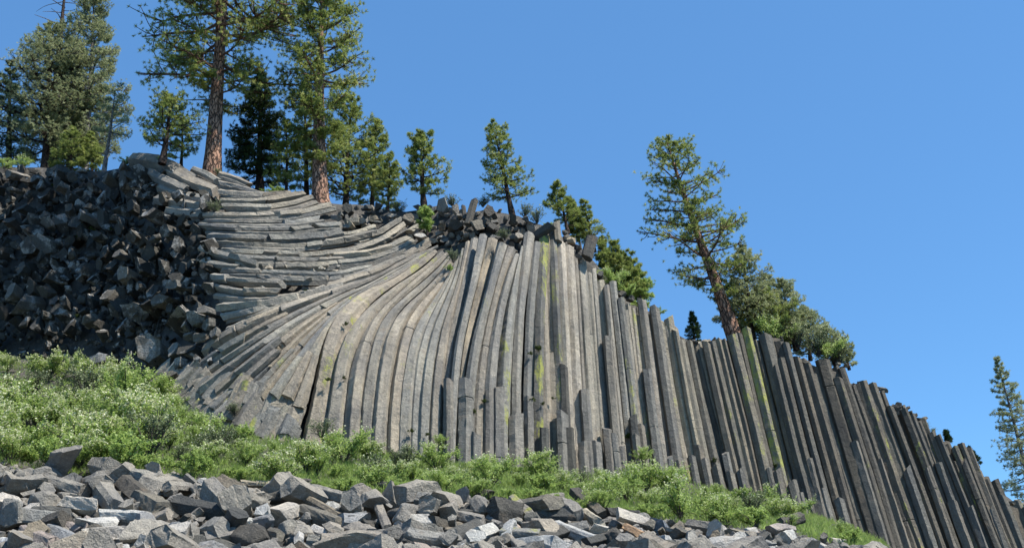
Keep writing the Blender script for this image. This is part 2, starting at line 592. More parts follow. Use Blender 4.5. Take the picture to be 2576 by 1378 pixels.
def column(px_path, widths, off=0.0, color=GREY, spread=0.16, lichen=0.0, seed=0, step=11.0, name='column', parent=None, sides=None, rot=None, tilt=0.45, rough=0.028, flat=0.95, cracks=None):
    """One basalt column along a line traced in the photograph, laid on the cliff's surface, OFF metres behind it."""
    px_path = np.asarray(px_path, float)
    ln = np.linalg.norm(np.diff(px_path, axis=0), axis=1).sum()
    n = int(max(4, min(60, ln / step)))
    q = resample(px_path, n)
    wd = np.interp(np.linspace(0, 1, n), np.linspace(0, 1, len(np.atleast_1d(widths))), np.atleast_1d(widths))
    wd = np.maximum(wd, 7.0)
    P3, NN, R3 = [], [], []
    for (x, y), w_ in zip(q, wd):
        Y = Ysurf(x, y)
        rr = w_ * 0.5 * mpp(Y) * 1.05
        P3.append(at(x, y, Y + off + rr * 0.4))
        R3.append(rr)
        NN.append(surf_normal(x, y))
    sd = sides or RND.choice((5, 6, 6, 6, 7))
    V, Fc, uv = prism(P3, R3, np.array(NN), seed, sd, rot, 0.055, rough * 1.1, tilt, flat, 0.08, cracks=cracks if cracks is not None else (0 if ln < 120 else RND.choice((0, 0, 0, 1, 1))))
    o = build(name, V, Fc, M_COL, parent or cliff, uvs=uv)
    stone_color(o, color, spread, lichen)
    COLS.append(o)
    return o


def mixcol(a, b, t):
    return tuple(a[i] * (1 - t) + b[i] * t for i in range(3))


# the fan: furrows traced from the photograph, a column between each two
FAN = [
    [(1082, 634), (1035, 670), (986, 706), (925, 731), (893, 750), (853, 786), (832, 813), (817, 847), (806, 895), (793, 983), (775, 1060), (765, 1120)],
    [(1105, 636), (1065, 676), (1012, 708), (940, 762), (890, 815), (862, 860), (845, 920), (835, 983), (825, 1050), (818, 1125)],
    [(1120, 636), (1093, 662), (1038, 706), (965, 770), (931, 807), (906, 860), (885, 921), (876, 983), (869, 1060), (866, 1130)],
    [(1128, 644), (1100, 678), (1057, 715), (990, 770), (960, 805), (943, 840), (928, 897), (912, 983), (906, 1075), (903, 1135)],
    [(1134, 651), (1110, 685), (1075, 725), (1020, 770), (990, 805), (970, 850), (953, 921), (943, 1013), (937, 1080), (935, 1135)],
    [(1140, 656), (1120, 690), (1090, 730), (1045, 775), (1020, 812), (1003, 858), (989, 934), (980, 998), (974, 1075), (972, 1140)],
    [(1147, 656), (1127, 695), (1103, 738), (1068, 785), (1043, 825), (1025, 885), (1010, 983), (1004, 1075), (1002, 1145)],
    [(1153, 651), (1135, 695), (1115, 740), (1085, 790), (1063, 840), (1045, 905), (1035, 1013), (1031, 1090), (1030, 1150)],
    [(1160, 636), (1147, 690), (1125, 745), (1100, 800), (1080, 855), (1065, 930), (1056, 1013), (1052, 1106), (1051, 1160)],
    [(1170, 616), (1156, 690), (1136, 755), (1113, 815), (1098, 880), (1086, 960), (1081, 1040), (1077, 1106), (1075, 1170)],
    [(1184, 604), (1168, 680), (1146, 770), (1128, 840), (1117, 920), (1111, 1000), (1107, 1080), (1104, 1180)],
    [(1204, 602), (1186, 690), (1165, 780), (1146, 860), (1135, 957), (1128, 1065), (1124, 1190)],
    [(1228, 594), (1207, 690), (1189, 753), (1164, 857), (1152, 957), (1146, 1065), (1141, 1200)],
    [(1250, 618), (1232, 690), (1208, 780), (1185, 870), (1170, 960), (1163, 1065), (1158, 1205)],
    [(1276, 616), (1256, 680), (1230, 774), (1210, 860), (1195, 957), (1188, 1065), (1183, 1205)],
    [(1293, 644), (1274, 690), (1247, 790), (1230, 880), (1220, 960), (1216, 1065), (1213, 1210)],
    [(1307, 640), (1293, 690), (1270, 780), (1257, 870), (1248, 960), (1244, 1065), (1242, 1210)],
    [(1320, 602), (1304, 720), (1291, 830), (1284, 960), (1281, 1065), (1280, 1215)],
]
fan_off = [0.30, 0.12, 0.0, 0.05, -0.05, 0.05, 0.0, 0.08, 0.0, 0.05, 0.35, -0.22, 0.30, -0.18, 0.05, -0.10, 0.10]
fan_lich = [0.6, 0.55, 0.4, 0.3, 0.1, 0.3, 0.5, 0.35, 0.3, 0.35, 0.0, 0.0, 0.5, 0.45, 0.3, 0.15, 0.6]
for i in range(len(FAN) - 1):
    a, b = resample(FAN[i], 30), resample(FAN[i + 1], 30)
    mid = (a + b) / 2
    d = np.linalg.norm(b - a, axis=1)
    tang = unit(np.gradient(mid, axis=0))
    d = np.abs((b - a)[:, 0] * tang[:, 1] - (b - a)[:, 1] * tang[:, 0])
    tone = mixcol(GREY, TAN, 0.0 if i in (10, 11) else (0.30 if i < 9 else 0.15))
    if i == 12:
        tone = mixcol(GREY, TAN, 0.6)
    column(mid, d * 1.12, fan_off[i], tone, 0.09, fan_lich[i], 100 + i, sides=6, rot=math.pi / 6 + RND.uniform(-0.22, 0.22), rough=0.02, cracks=(0, 0, 1)[i % 3])

# the left of the fan, where the columns swing round to the lower left and end in broken stubs
LEFT = [
    [(1104, 619), (1010, 655), (953, 690), (846, 723), (700, 768), (600, 812), (545, 850)],
    [(1100, 622), (1000, 672), (930, 712), (820, 757), (720, 812), (640, 866), (560, 926), (455, 1005)],
    [(1090, 628), (1000, 684), (930, 722), (850, 765), (765, 830), (690, 900), (610, 975), (520, 1075)],
    [(1085, 631), (1000, 693), (925, 727), (860, 770), (795, 836), (735, 910), (680, 985), (610, 1100)],
    [(1082, 634), (1035, 670), (986, 706), (925, 731), (893, 750), (853, 786), (832, 813), (817, 847), (800, 895), (780, 983), (755, 1060), (735, 1120)],
]
kk = 0
for i in range(len(LEFT) - 1):
    a, b = resample(LEFT[i], 40), resample(LEFT[i + 1], 40)
    e = 0.03 * ((i * 7) % 3 - 1)
    for u0 in (0.0, 0.5):                                  # a continuous layer underneath
        mid = (a + (b - a) * (u0 + 0.25))[12:]
        dd = (b - a)[12:] * 0.5
        tang = unit(np.gradient(mid, axis=0))
        column(mid, np.clip(np.abs(dd[:, 0] * tang[:, 1] - dd[:, 1] * tang[:, 0]), 9, 70) * 1.2, 0.16, mixcol(GREY, TAN, 0.2), 0.12, 0.3, 290 + i * 2 + int(u0 * 2), sides=6, rot=math.pi / 6, step=14, rough=0.03, cracks=2)
    for sub, nsub, t0, t1 in ((0, 1, 0.0, 0.44), (0, 2, 0.38, 0.70 + e), (1, 2, 0.40, 0.64 - e), (0, 3, 0.69 + e, 0.83), (1, 3, 0.64, 0.80 - e), (2, 3, 0.66, 0.87), (0, 3, 0.82, 0.93), (1, 3, 0.79 - e, 0.91), (2, 3, 0.86, 0.97),
                              (0, 3, 0.92, 1.0), (1, 3, 0.90, 1.0)):
        if i == 3 and t0 > 0.8 and sub == 2:
            t1 = 1.0
        u0, u1 = sub / nsub, (sub + 1) / nsub
        A, B = a + (b - a) * u0, a + (b - a) * u1
        i0, i1 = int(t0 * 39), max(int(t0 * 39) + 3, int(t1 * 39))
        mid = ((A + B) / 2)[i0:i1 + 1]
        tang = unit(np.gradient(mid, axis=0))
        dd = (B - A)[i0:i1 + 1]
        d = np.clip(np.abs(dd[:, 0] * tang[:, 1] - dd[:, 1] * tang[:, 0]), 9, 42)
        kk += 1
        column(mid, d * 1.15, RND.uniform(-0.10, 0.10) + (RND.choice((-0.28, -0.14, -0.02)) if t0 > 0.6 else 0), mixcol(GREY, TAN, RND.choice((0.0, 0.25, 0.45))), 0.12,
               RND.choice((0, 0.2, 0.5, 0.65)) if i > 1 else 0.15, 300 + kk, sides=6, tilt=0.45 if t0 < 0.6 else 0.7, step=12, rot=math.pi / 6 + RND.uniform(-0.25, 0.25), rough=0.03, cracks=0)

# the swirl: columns that lie almost level across the upper left, (line, thickness)
BANDS = [
    ([(548, 441), (590, 452), (622, 468)], 18, 0.1), ([(552, 462), (600, 472), (650, 488)], 18, 0), ([(557, 484), (610, 489), (690, 490), (727, 488)], 18, 0),
    ([(552, 505), (638, 507), (700, 500), (763, 488)], 20, 0), ([(565, 524), (674, 526), (740, 515), (785, 500)], 19, 0), ([(494, 544), (580, 546), (656, 545), (745, 537), (834, 516)], 21, -0.1),
    ([(520, 560), (656, 562), (740, 560), (800, 550)], 19, 0.05), ([(527, 578), (659, 580), (745, 580), (800, 572), (858, 570)], 20, 0), ([(530, 596), (663, 601), (799, 598), (860, 586)], 21, -0.15),
    ([(545, 612), (638, 618), (745, 622), (853, 610), (953, 586), (1007, 552)], 21, -0.05), ([(555, 632), (645, 637), (781, 643), (889, 630), (961, 604), (1013, 568)], 19, 0.05),
    ([(565, 646), (641, 652), (792, 655), (860, 652)], 18, 0.1), ([(840, 646), (925, 640), (985, 622), (1031, 600)], 17, -0.05), ([(590, 668), (680, 670), (803, 670), (928, 656), (1000, 632), (1036, 612)], 18, 0.1),
    ([(560, 683), (650, 688), (727, 690), (839, 696), (930, 675)], 20, 0.0), ([(650, 700), (760, 706), (880, 700), (1011, 650), (1078, 608)], 18, 0.1),
    ([(541, 700), (620, 708), (710, 712)], 22, -0.1), ([(548, 722), (610, 735), (700, 738)], 20, 0.0), ([(548, 745), (620, 756), (674, 756), (760, 740), (850, 716), (953, 684), (1050, 634)], 20, 0.05),
    ([(562, 774), (674, 766), (780, 742), (860, 722)], 22, 0.0), ([(566, 800), (640, 785), (720, 760), (800, 738)], 24, 0.0), ([(575, 830), (650, 800), (720, 772)], 24, 0.05),
    ([(505, 566), (560, 572), (600, 575)], 16, -0.2), ([(505, 622), (560, 640), (610, 655), (650, 668)], 20, -0.2), ([(508, 655), (560, 668), (600, 672)], 18, -0.1),
    ([(870, 560), (905, 556)], 22, 0.2), ([(850, 596), (900, 590), (940, 575)], 20, 0.15), ([(900, 612), (950, 600), (985, 580)], 14, 0.2), ([(1030, 585), (1055, 570), (1075, 555)], 16, 0.3),
]
for i, (ln, w_, off) in enumerate(BANDS):
    t = 0.75 if i in (25, 26, 27, 28) else RND.choice((0.0, 0.1, 0.2, 0.35))
    if i in (12, 13):
        t = 0.5
    full = np.linalg.norm(np.diff(np.array(ln, float), axis=0), axis=1).sum()
    cuts = [0.0] + sorted(RND.uniform(0.15, 0.85) for _ in range(0 if full < 130 else (1 if full < 230 else RND.choice((1, 2, 3))))) + [1.0]
    rs = resample(ln, 60)
    for j in range(len(cuts) - 1):
        piece = rs[int(cuts[j] * 59):int(cuts[j + 1] * 59) + 1]
        if len(piece) < 5:
            continue
        column(piece + np.array((0, RND.uniform(-2.5, 2.5))), w_ * RND.uniform(0.85, 1.2), off + RND.uniform(-0.22, 0.14), mixcol(GREY, TAN, t), 0.2, RND.choice((0, 0, 0.1, 0.2)), 500 + i * 5 + j * 400, sides=6,
               rot=RND.uniform(-0.2, 0.4), step=10, tilt=0.9, rough=0.05, flat=1.15)
for i in range(len(BANDS) - 1):                            # a second layer behind, so that the joints are stone and not soil
    if len(BANDS[i][0]) < 3:
        continue
    column([(x + RND.uniform(-8, 14), y + 9) for x, y in BANDS[i][0]], 17, 0.20, mixcol(DARK, GREY, 0.7), 0.2, 0.1, 560 + i, sides=5, step=14, rot=0.3, tilt=0.8, rough=0.05)
# slabs on the crest at the upper left
for i, (ln, w_, off) in enumerate([([(338, 404), (400, 410), (448, 436)], 44, 0), ([(430, 432), (490, 462), (545, 486)], 36, 0), ([(398, 502), (450, 512), (505, 520)], 26, -0.2),
                                   ([(425, 530), (480, 538), (530, 534)], 26, -0.1), ([(484, 425), (520, 440), (548, 458)], 22, 0.1), ([(455, 428), (492, 450)], 22, 0.1), ([(380, 436), (430, 462), (470, 480)], 34, -0.1),
                                   ([(400, 470), (455, 490), (520, 505)], 30, 0.1)]):
    column(ln, w_, off, mixcol(GREY, TAN, 0.12), 0.15, 0.3, 640 + i, sides=6, tilt=0.8, rough=0.06)

# the upright columns: (top x, top y, width), lean from the photograph
LEAN = lerp_tab([(1300, 0.0), (1390, 0.04), (1500, 0.09), (1610, 0.125), (1720, 0.21), (1800, 0.235), (1900, 0.24), (2000, 0.27), (2100, 0.31), (2200, 0.36), (2400, 0.40), (2800, 0.42)])
UP = [(1331, 592, 27), (1350, 612, 22), (1369, 598, 28), (1392, 589, 22), (1409, 618, 30), (1428, 630, 34), (1444, 652, 22), (1466, 663, 20), (1489, 680, 22), (1509, 713, 24), (1524, 716, 18),
      (1540, 709, 24), (1560, 745, 20), (1578, 765, 18), (1591, 774, 14), (1613, 759, 27), (1631, 790, 18), (1647, 778, 27), (1663, 806, 16), (1681, 802, 25), (1698, 820, 16), (1712, 856, 22), (1733, 858, 18), (1754, 858, 27),
      (1775, 862, 20), (1791, 854, 21), (1808, 855, 19), (1820, 858, 15), (1841, 847, 29), (1858, 846, 18), (1878, 831, 25), (1899, 860, 20), (1925, 856, 40), (1958, 852, 23), (1976, 864, 18), (1947, 917, 19), (1964, 897, 23),
      (1984, 897, 19), (2005, 903, 19), (2031, 908, 19), (2050, 925, 18), (2068, 911, 36), (2101, 916, 21), (2116, 919, 18), (2107, 952, 25), (2144, 966, 21), (2168, 964, 25), (2194, 969, 23), (2216, 984, 18), (2237, 1025, 19),
      (2253, 1019, 23), (2273, 1021, 21), (2294, 1040, 19), (2316, 1053, 23), (2340, 1093, 25), (2358, 1096, 17), (2377, 1108, 23), (2401, 1122, 21), (2417, 1119, 17), (2434, 1131, 19), (2399, 1152, 19), (2423, 1163, 19),
      (2456, 1177, 27), (2478, 1197, 20), (2500, 1208, 23), (2519, 1249, 27), (2552, 1262, 31), (2576, 1272, 25), (2604, 1300, 27), (2634, 1325, 27), (2666, 1350, 28), (2700, 1372, 28), (2738, 1390, 30), (2776, 1415, 30), (2815, 1440, 30)]
FRONT = {1947, 1964, 2107, 2399, 2423}
LICH = {1331: 0.45, 1369: 0.75, 1392: 0.55, 1444: 0.2, 1878: 0.8, 1899: 0.55, 1754: 0.5, 1712: 0.3, 2168: 0.7, 2194: 0.6, 2237: 0.5, 2294: 0.4, 2316: 0.7, 2340: 0.5, 2377: 0.7, 2478: 0.6, 2519: 0.5, 2552: 0.6}
for i, (x, y, w_) in enumerate(UP):
    x0_ = x
    y = y + (RND.uniform(-6, 10) if x > 1500 else 0)
    yb = cliff_base(x) + 50
    xb = x + LEAN(x) * (yb - y)
    yb = cliff_base(xb) + 50
    xb = x + LEAN(x) * (yb - y)
    nar = 1.0 + 0.10 * (x > 1500)
    off = RND.uniform(-0.16, 0.16) * (1 if x < 1450 else 2.1) + (-0.32 if x in FRONT else 0) + (0.15 if w_ > 33 else 0)
    if 1400 <= x <= 1440:
        tone, sp = mixcol(TAN, PALE, 0.6), 0.05
    elif x < 1400:
        tone, sp = mixcol(GREY, DARK, 0.25), 0.15
    elif x < 1700:
        tone, sp = mixcol(GREY, TAN, RND.choice((0.2, 0.5, 0.9))), 0.12
    elif x < 1930:
        tone, sp = mixcol(BROWN, TAN, RND.choice((0.0, 0.3, 0.6))), 0.14
    else:
        tone, sp = mixcol(BROWN, DARK, RND.choice((0, 0.2, 0.6))), 0.14
    rot = math.pi / 6 + RND.uniform(-0.3, 0.3) if x < 1400 else (RND.uniform(0.3, 0.62) if x < 1700 else (RND.uniform(0.24, 0.48) if x < 1950 else RND.uniform(0.08, 0.42)))
    wob = RND.uniform(-4, 4)
    pth = [(x, y), (x + (xb - x) * 0.5 + wob, y + (yb - y) * 0.5), (xb, yb)]
    if x < 1380:
        sh = 4 + 30 * (1392 - x) / 61
        pth = [(x, y), (x - sh * 0.75, y + 190), (x - sh, y + 380), (x - sh, yb)]
    column(pth, [w_, w_ * nar], off, tone, sp * 1.7, LICH.get(x, RND.choice((0, 0.15, 0.4, 0.6))), 700 + i, sides=6, rot=rot, tilt=RND.choice((0.3, 0.6, 1.0)), step=15, rough=0.014)
for i in range(len(UP) - 1):                               # the row behind, seen in the gaps
    x, y, w_ = UP[i]
    x2, y2, w2 = UP[i + 1]
    if x2 < x or x in FRONT:
        continue
    xm, ym = (x + x2) / 2, max(y, y2) + RND.uniform(4, 26)
    yb = cliff_base(xm) + 40
    xb = xm + LEAN(xm) * (yb - ym) + 20 * (x > 1600)
    yb = cliff_base(xb) + 40
    column([(xm, ym), (xb, yb)], [(x2 - x) + 12, (x2 - x) + 18], 0.40, mixcol(GREY, TAN, 0.4) if x < 1700 else BROWN, 0.12, 0.1, 820 + i, sides=6, rot=RND.uniform(0, 0.5), step=26)

# broken stumps standing in front of the upright columns: (top x, top y, width, how far in front)
STUMPS = [(1128, 957, 24, .45), (1171, 963, 40, .35), (1230, 982, 24, .3), (1254, 973, 36, .35), (1298, 1047, 38, .5), (1330, 1000, 26, .2), (1369, 1076, 22, .9), (1413, 1038, 32, .7), (1417, 921, 22, .45), (1433, 1079, 22, 1.0),
          (1465, 1111, 24, 1.0), (1469, 980, 26, .5), (1500, 1110, 24, .9), (1528, 850, 24, .55), (1526, 1078, 24, .8), (1544, 1093, 20, 1.1), (1560, 1120, 24, 1.1), (1591, 1049, 22, .9), (1611, 1070, 24, .7), (1599, 1101, 22, 1.2),
          (1627, 928, 24, .5), (1640, 1040, 22, .5), (1660, 1120, 22, .6), (1738, 1149, 22, .8), (1756, 1124, 24, .5), (1772, 1157, 20, .9), (1800, 1170, 26, .9), (1824, 1139, 19, .7), (1836, 1188, 20, 1.0), (1860, 1182, 24, .9),
          (1933, 1176, 14, .6), (1953, 1182, 22, .8), (1992, 1215, 26, 1.0), (2031, 1160, 28, .7), (2010, 1240, 22, 1.0), (2148, 1113, 24, .6), (2395, 1266, 26, .7), (2438, 1275, 22, .6), (2280, 1180, 24, .4), (2330, 1175, 22, .4),
          (2210, 1160, 22, .4), (2490, 1280, 22, .5), (2360, 1165, 20, .45), (1195, 1090, 34, .6), (1680, 1150, 24, .7), (1705, 1165, 22, .8), (2065, 1235, 24, .8), (2110, 1260, 24, .7)]
for i, (x, y, w_, o_) in enumerate(STUMPS):
    yb = cliff_base(x) + 60
    xb = x + LEAN(x) * 0.9 * (yb - y)
    tone = mixcol(GREY, DARK, 0.3) if x < 1700 else mixcol(BROWN, GREY, 0.4)
    if x in (1417, 1433, 1369, 1591):
        tone = DARK
    column([(x, y), (xb, yb)], [w_, w_ * 1.05], -o_ * 0.7, tone, 0.14, RND.choice((0, 0.1, 0.3)), 920 + i, sides=RND.choice((5, 6, 6)), rot=RND.uniform(0.2, 0.6), tilt=0.6, step=16, rough=0.03)
print('columns', len(COLS))

# ---------------------------------------------------------------- the broken cliff at the left: blunt column ends in the shade
broken = tag(empty('broken_cliff', surf(250, 880)), 'dark broken cliff face of blocky column ends with mossy ledges', 'cliff', None, 'structure')
BLOCKS = []


def block(px, py, w_, h_, off, color, seed, parent, name='block', lich=0.1, ang=None, spread=0.2, Y=None):
    Y = (Ysurf(px, py) if Y is None else Y) + off
    c = at(px, py, Y)
    k = mpp(Y) * 0.5
    r = np.random.default_rng(seed)
    if r.random() < (0.8 if parent is broken else 0.55):
        n0 = surf_normal(px, py) if parent is broken else np.array((0, -1.0, 0))
        ax = unit(n0 * 1.0 + np.array((r.normal(0, 0.28), -0.35, r.normal(-0.22, 0.25))))       # a column end that points out of the face
        L = r.uniform(0.6, 1.3) * w_ * k * 2
        pts = [c - ax * L * 1.3, c - ax * L * 0.3, c + ax * L * 0.3]
        V, Fc, uv = prism(pts, [w_ * k] * 3, (0, 0, 1), seed, int(r.integers(5, 7)), None, 0.10, 0.08, 0.75, h_ / w_, 0.2)
    else:
        V, Fc = chunk(seed)
        R = np.array(Euler((r.uniform(-0.5, 0.5), r.uniform(-0.5, 0.5), r.uniform(0, 6.28) if ang is None else ang)).to_matrix())
        V = (V * np.array((w_ * k * 1.1, w_ * k, h_ * k * 1.2))) @ R.T + c
        uv = None
    V, Fc = weather(V - c, Fc, seed, 0.07, w_ * k, 1)
    V, uv = V + c, None
    o = build(name, V, Fc, M_LIGHTPAINT if parent is broken else M_ROCK, parent, uvs=uv)
    stone_color(o, color, spread, lich)
    BLOCKS.append(o)
    return o


BIG = [(82, 615, 52, 56), (126, 694, 44, 50), (316, 690, 54, 48), (448, 719, 58, 40), (456, 800, 96, 44), (230, 806, 56, 50), (416, 760, 84, 40), (29, 733, 44, 50), (212, 545, 44, 36), (118, 560, 40, 34), (85, 555, 40, 36), (70, 575, 44, 36),
       (410, 500, 30, 40), (385, 540, 52, 40), (225, 520, 50, 40), (190, 560, 44, 48), (55, 765, 40, 60), (340, 600, 60, 30), (300, 640, 30, 36), (440, 880, 40, 60), (250, 905, 56, 40), (480, 845, 46, 30), (120, 620, 60, 56), (30, 560, 40, 44),
       (380, 880, 70, 80), (30, 440, 40, 30), (90, 450, 40, 28), (310, 425, 46, 34), (270, 450, 36, 30), (345, 450, 60, 50), (150, 470, 40, 30), (40, 480, 44, 30), (390, 600, 40, 34), (280, 740, 40, 60), (180, 640, 40, 40), (350, 790, 70, 60), (492, 800, 44, 50), (520, 815, 36, 44), (505, 848, 44, 44), (478, 880, 48, 44), (452, 915, 46, 44), (425, 945, 50, 40), (520, 780, 34, 34), (540, 838, 30, 36), (498, 905, 36, 30), (395, 965, 44, 34)]
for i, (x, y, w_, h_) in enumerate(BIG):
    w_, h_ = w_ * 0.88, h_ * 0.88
    block(x, y, w_, h_, RND.uniform(-1.2, -0.5), mixcol(GREY, SHADE_BLACK, RND.uniform(0.3, 1.0)), 1200 + i, broken, lich=RND.choice((0, 0.15, 0.35)))  # stone darkened by varying amounts, shade painted into its colour
i = 0
for gy in np.arange(438, 965, 29):
    for gx in np.arange(-70, 545, 34):
        x, y = gx + RND.uniform(-12, 12) + (15 if int(gy / 29) % 2 else 0), gy + RND.uniform(-10, 10)
        lim = 545 - abs(y - 700) * 0.06 if y < 820 else 520 - (y - 820) * 0.5
        if y > cliff_base(x) + 40 or x > lim or y < ridge(x) + 8 or i > 262:
            continue
        i += 1
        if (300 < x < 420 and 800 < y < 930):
            off, tone = RND.uniform(0.2, 1.2), SHADE_BLACK         # the dark hollow
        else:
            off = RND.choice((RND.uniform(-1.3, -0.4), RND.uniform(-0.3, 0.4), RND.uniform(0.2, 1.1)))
        tone = mixcol(DARK, SHADE_BLACK, RND.uniform(0.0, 1.2))  # near-black tones paint the face's shade into the stone colour
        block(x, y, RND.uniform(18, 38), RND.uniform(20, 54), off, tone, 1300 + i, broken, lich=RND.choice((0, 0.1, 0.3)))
SV, SF, sn = [], [], 0
for k_ in range(950):                                      # splinters wedged between the blocks, too many to single out
    x, y = (RND.uniform(-70, 530) if k_ < 620 else RND.uniform(-700, -50)), RND.uniform(425, 985)
    if y > cliff_base(x) + 45 or y < ridge(x) + 4:
        continue
    Y = Ysurf(x, y) + RND.uniform(-0.35, 0.75)
    c, kq = at(x, y, Y), mpp(Y)
    V, Fc = weather(*chunk(9000 + k_, 12), k_, 0.06, 1.0, 1)
    V = (V * np.array((RND.uniform(7, 15), RND.uniform(7, 13), RND.uniform(8, 19))) * kq * (1 if k_ < 620 else 2.2)) @ np.array(Euler((RND.uniform(-.6, .6), RND.uniform(-.6, .6), RND.uniform(0, 6.28))).to_matrix()).T + c
    SV.append(V)
    SF += [tuple(v + sn for v in f) for f in Fc]
    sn += len(V)
sp_ = build('splinters', np.vstack(SV), SF, M_LIGHTPAINT, broken)
sp_.color = (*mixcol(DARK, SHADE_BLACK, 0.85), 0.15)  # splinters coloured near black as painted shade between the blocks
sp_['kind'] = 'stuff'
print('blocks', len(BLOCKS))
# blocky stubs at the foot of the fan, between the two cliffs
for i in range(64):
    u, v = RND.random(), RND.random()
    x = 420 + 300 * u + 40 * (v - 0.5)
    y = 985 + 70 * u + 110 * (v - 0.5)
    if y > cliff_base(x) + 25 or y < 850:
        continue
    L = RND.uniform(45, 95)
    a = math.radians(RND.uniform(128, 142) - 22 * u)
    column([(x - math.cos(a) * L * .5, y - math.sin(a) * L * .5), (x + math.cos(a) * L * .5, y + math.sin(a) * L * .5)], RND.uniform(32, 58), RND.uniform(-0.3, 0.15), mixcol(GREY, TAN, RND.choice((0, 0.2, 0.5))), 0.15,
           RND.choice((0, 0.1, 0.4, 0.6)), 1700 + i, sides=6, tilt=0.6, step=18, rough=0.04)

# ---------------------------------------------------------------- loose blocks lying along the crest
CREST = [  # x, y, w, h, colour, label
    (1028, 555, 44, 60, 'brown', 'large smooth brownish boulder left of the young green pine on the crest'), (1112, 522, 46, 52, 'grey', 'left half of the pale flat-sided block on the crest above the fan'),
    (1146, 528, 40, 48, 'grey', 'right half of the pale flat-sided block on the crest above the fan'), (1055, 516, 26, 24, 'dark', 'small dark block at the foot of the bushy crest pine'),
    (1112, 572, 30, 34, 'brown', 'hollowed brown block under the young green pine'), (1146, 570, 46, 36, 'dark', 'dark lumpy boulder right of the hollowed brown block'), (1232, 532, 38, 40, 'dark', 'dark diamond-shaped block standing on its corner'),
    (1256, 512, 24, 22, 'brown', 'small rounded reddish block on top of the crest pile'), (1272, 552, 28, 46, 'dark', 'tall dark block under the slender crest pine'), (1290, 552, 26, 40, 'dark', 'narrow dark block right under the slender pine trunk'),
    (1204, 566, 52, 46, 'brown', 'big brown slanting boulder in the middle of the crest pile'), (1238, 570, 36, 30, 'dark', 'rough dark rock above the round crest bush'), (1175, 592, 36, 18, 'pale', 'flat whitish stone below the crest pile'),
    (1322, 552, 26, 30, 'dark', 'upper dark cube at the right of the crest pile'), (1336, 576, 34, 30, 'grey', 'grey cube at the right of the crest pile'), (1419, 580, 28, 26, 'dark', 'dark square-ended block right of the leaning stump'),
    (1437, 606, 32, 30, 'tan', 'tan rounded block on top of the pale columns'), (1458, 620, 26, 26, 'brown', 'brown block between tan block and dark leaning slab'), (1455, 648, 36, 20, 'grey', 'grey cap stone lying across two column tops'),
    (925, 522, 34, 34, 'dark', 'dark block left in the pile right of the second big trunk'), (952, 518, 38, 36, 'dark', 'darkest big block at the right of the trunk pile'), (907, 556, 38, 28, 'grey', 'grey tilted block below the trunk pile'),
    (874, 524, 28, 36, 'dark', 'dark upright block next to the second big trunk'), (880, 566, 28, 20, 'tan', 'pale tan block at the broken end of the level columns'), (938, 548, 30, 26, 'brown', 'brown slab under the darkest crest block'),
    (846, 548, 36, 26, 'grey', 'grey block at the foot of the second big trunk'), (1060, 596, 40, 20, 'pale', 'pale flat slab at the head of the fan'), (1085, 606, 46, 22, 'grey', 'grey block lying at the head of the fan'), (1110, 598, 40, 22, 'grey', 'grey block at the head of the fan beside the clinging bush'),
    (1030, 598, 24, 20, 'tan', 'small tan block above the end of the curved columns'), (1305, 596, 34, 24, 'grey', 'grey stone right of the round crest bush'), (1250, 600, 26, 20, 'dark', 'small dark stone under the round crest bush'),
    (1220, 560, 30, 30, 'dark', 'dark stone wedged behind the brown slanting boulder'), (1745, 838, 46, 14, 'brown', 'brown slab lying on the crest beside the small fir'), (1776, 848, 30, 12, 'tan', 'pale tan stone on the crest under the leaning pine'),
    (1720, 850, 22, 14, 'tan', 'small tan stone at the notch left of the small fir'), (1510, 690, 24, 22, 'dark', 'dark block on a column top left of the crest thicket'), (1560, 722, 40, 30, 'dark', 'dark rock in shade under the crest thicket'), (1585, 745, 40, 24, 'dark', 'dark rock below the bright young pine'),
    (2168, 948, 20, 14, 'brown', 'small brown stone at the end of the crest bushes'), (2186, 952, 22, 14, 'grey', 'small grey stone past the end of the crest bushes'), (2236, 1000, 34, 18, 'dark', 'dark flat block jutting from the right crest'), (2254, 1008, 26, 16, 'brown', 'brown block beside the jutting flat one on the right crest'),
    (2140, 944, 24, 20, 'dark', 'dark stone just under the crest bushes'), (205, 432, 36, 24, 'grey', 'grey boulder under the small bright fir'), (130, 432, 44, 30, 'dark', 'dark boulder at the foot of the dead-topped trunk'), (560, 452, 30, 22, 'brown', 'brown stone right of the first big trunk'),
    (500, 450, 30, 24, 'grey', 'grey stone left of the first big trunk'), (1395, 560, 22, 16, 'dark', 'small dark stone beside the short crest pine')]
TONE = dict(grey=GREY, dark=DARK, brown=mixcol(BROWN, TAN, 0.2), tan=TAN, pale=PALE)
for i, (x, y, w_, h_, c, lab) in enumerate(CREST):
    foot = max(y + h_ * 0.42, ridge(x) + 5) + (7 if x > 2100 else 0)
    y = foot - h_ * 0.42
    Y = Ysurf(x, foot) + (0.75 if x < 1500 else 0.3)
    o = block(x, y, w_ * 0.82, h_ * 0.80, 0, TONE[c], 2000 + i * 3, None, 'crest_boulder', 0.1, spread=0.12, Y=Y)
    tag(o, lab, 'boulder', 'loose blocks along the crest')
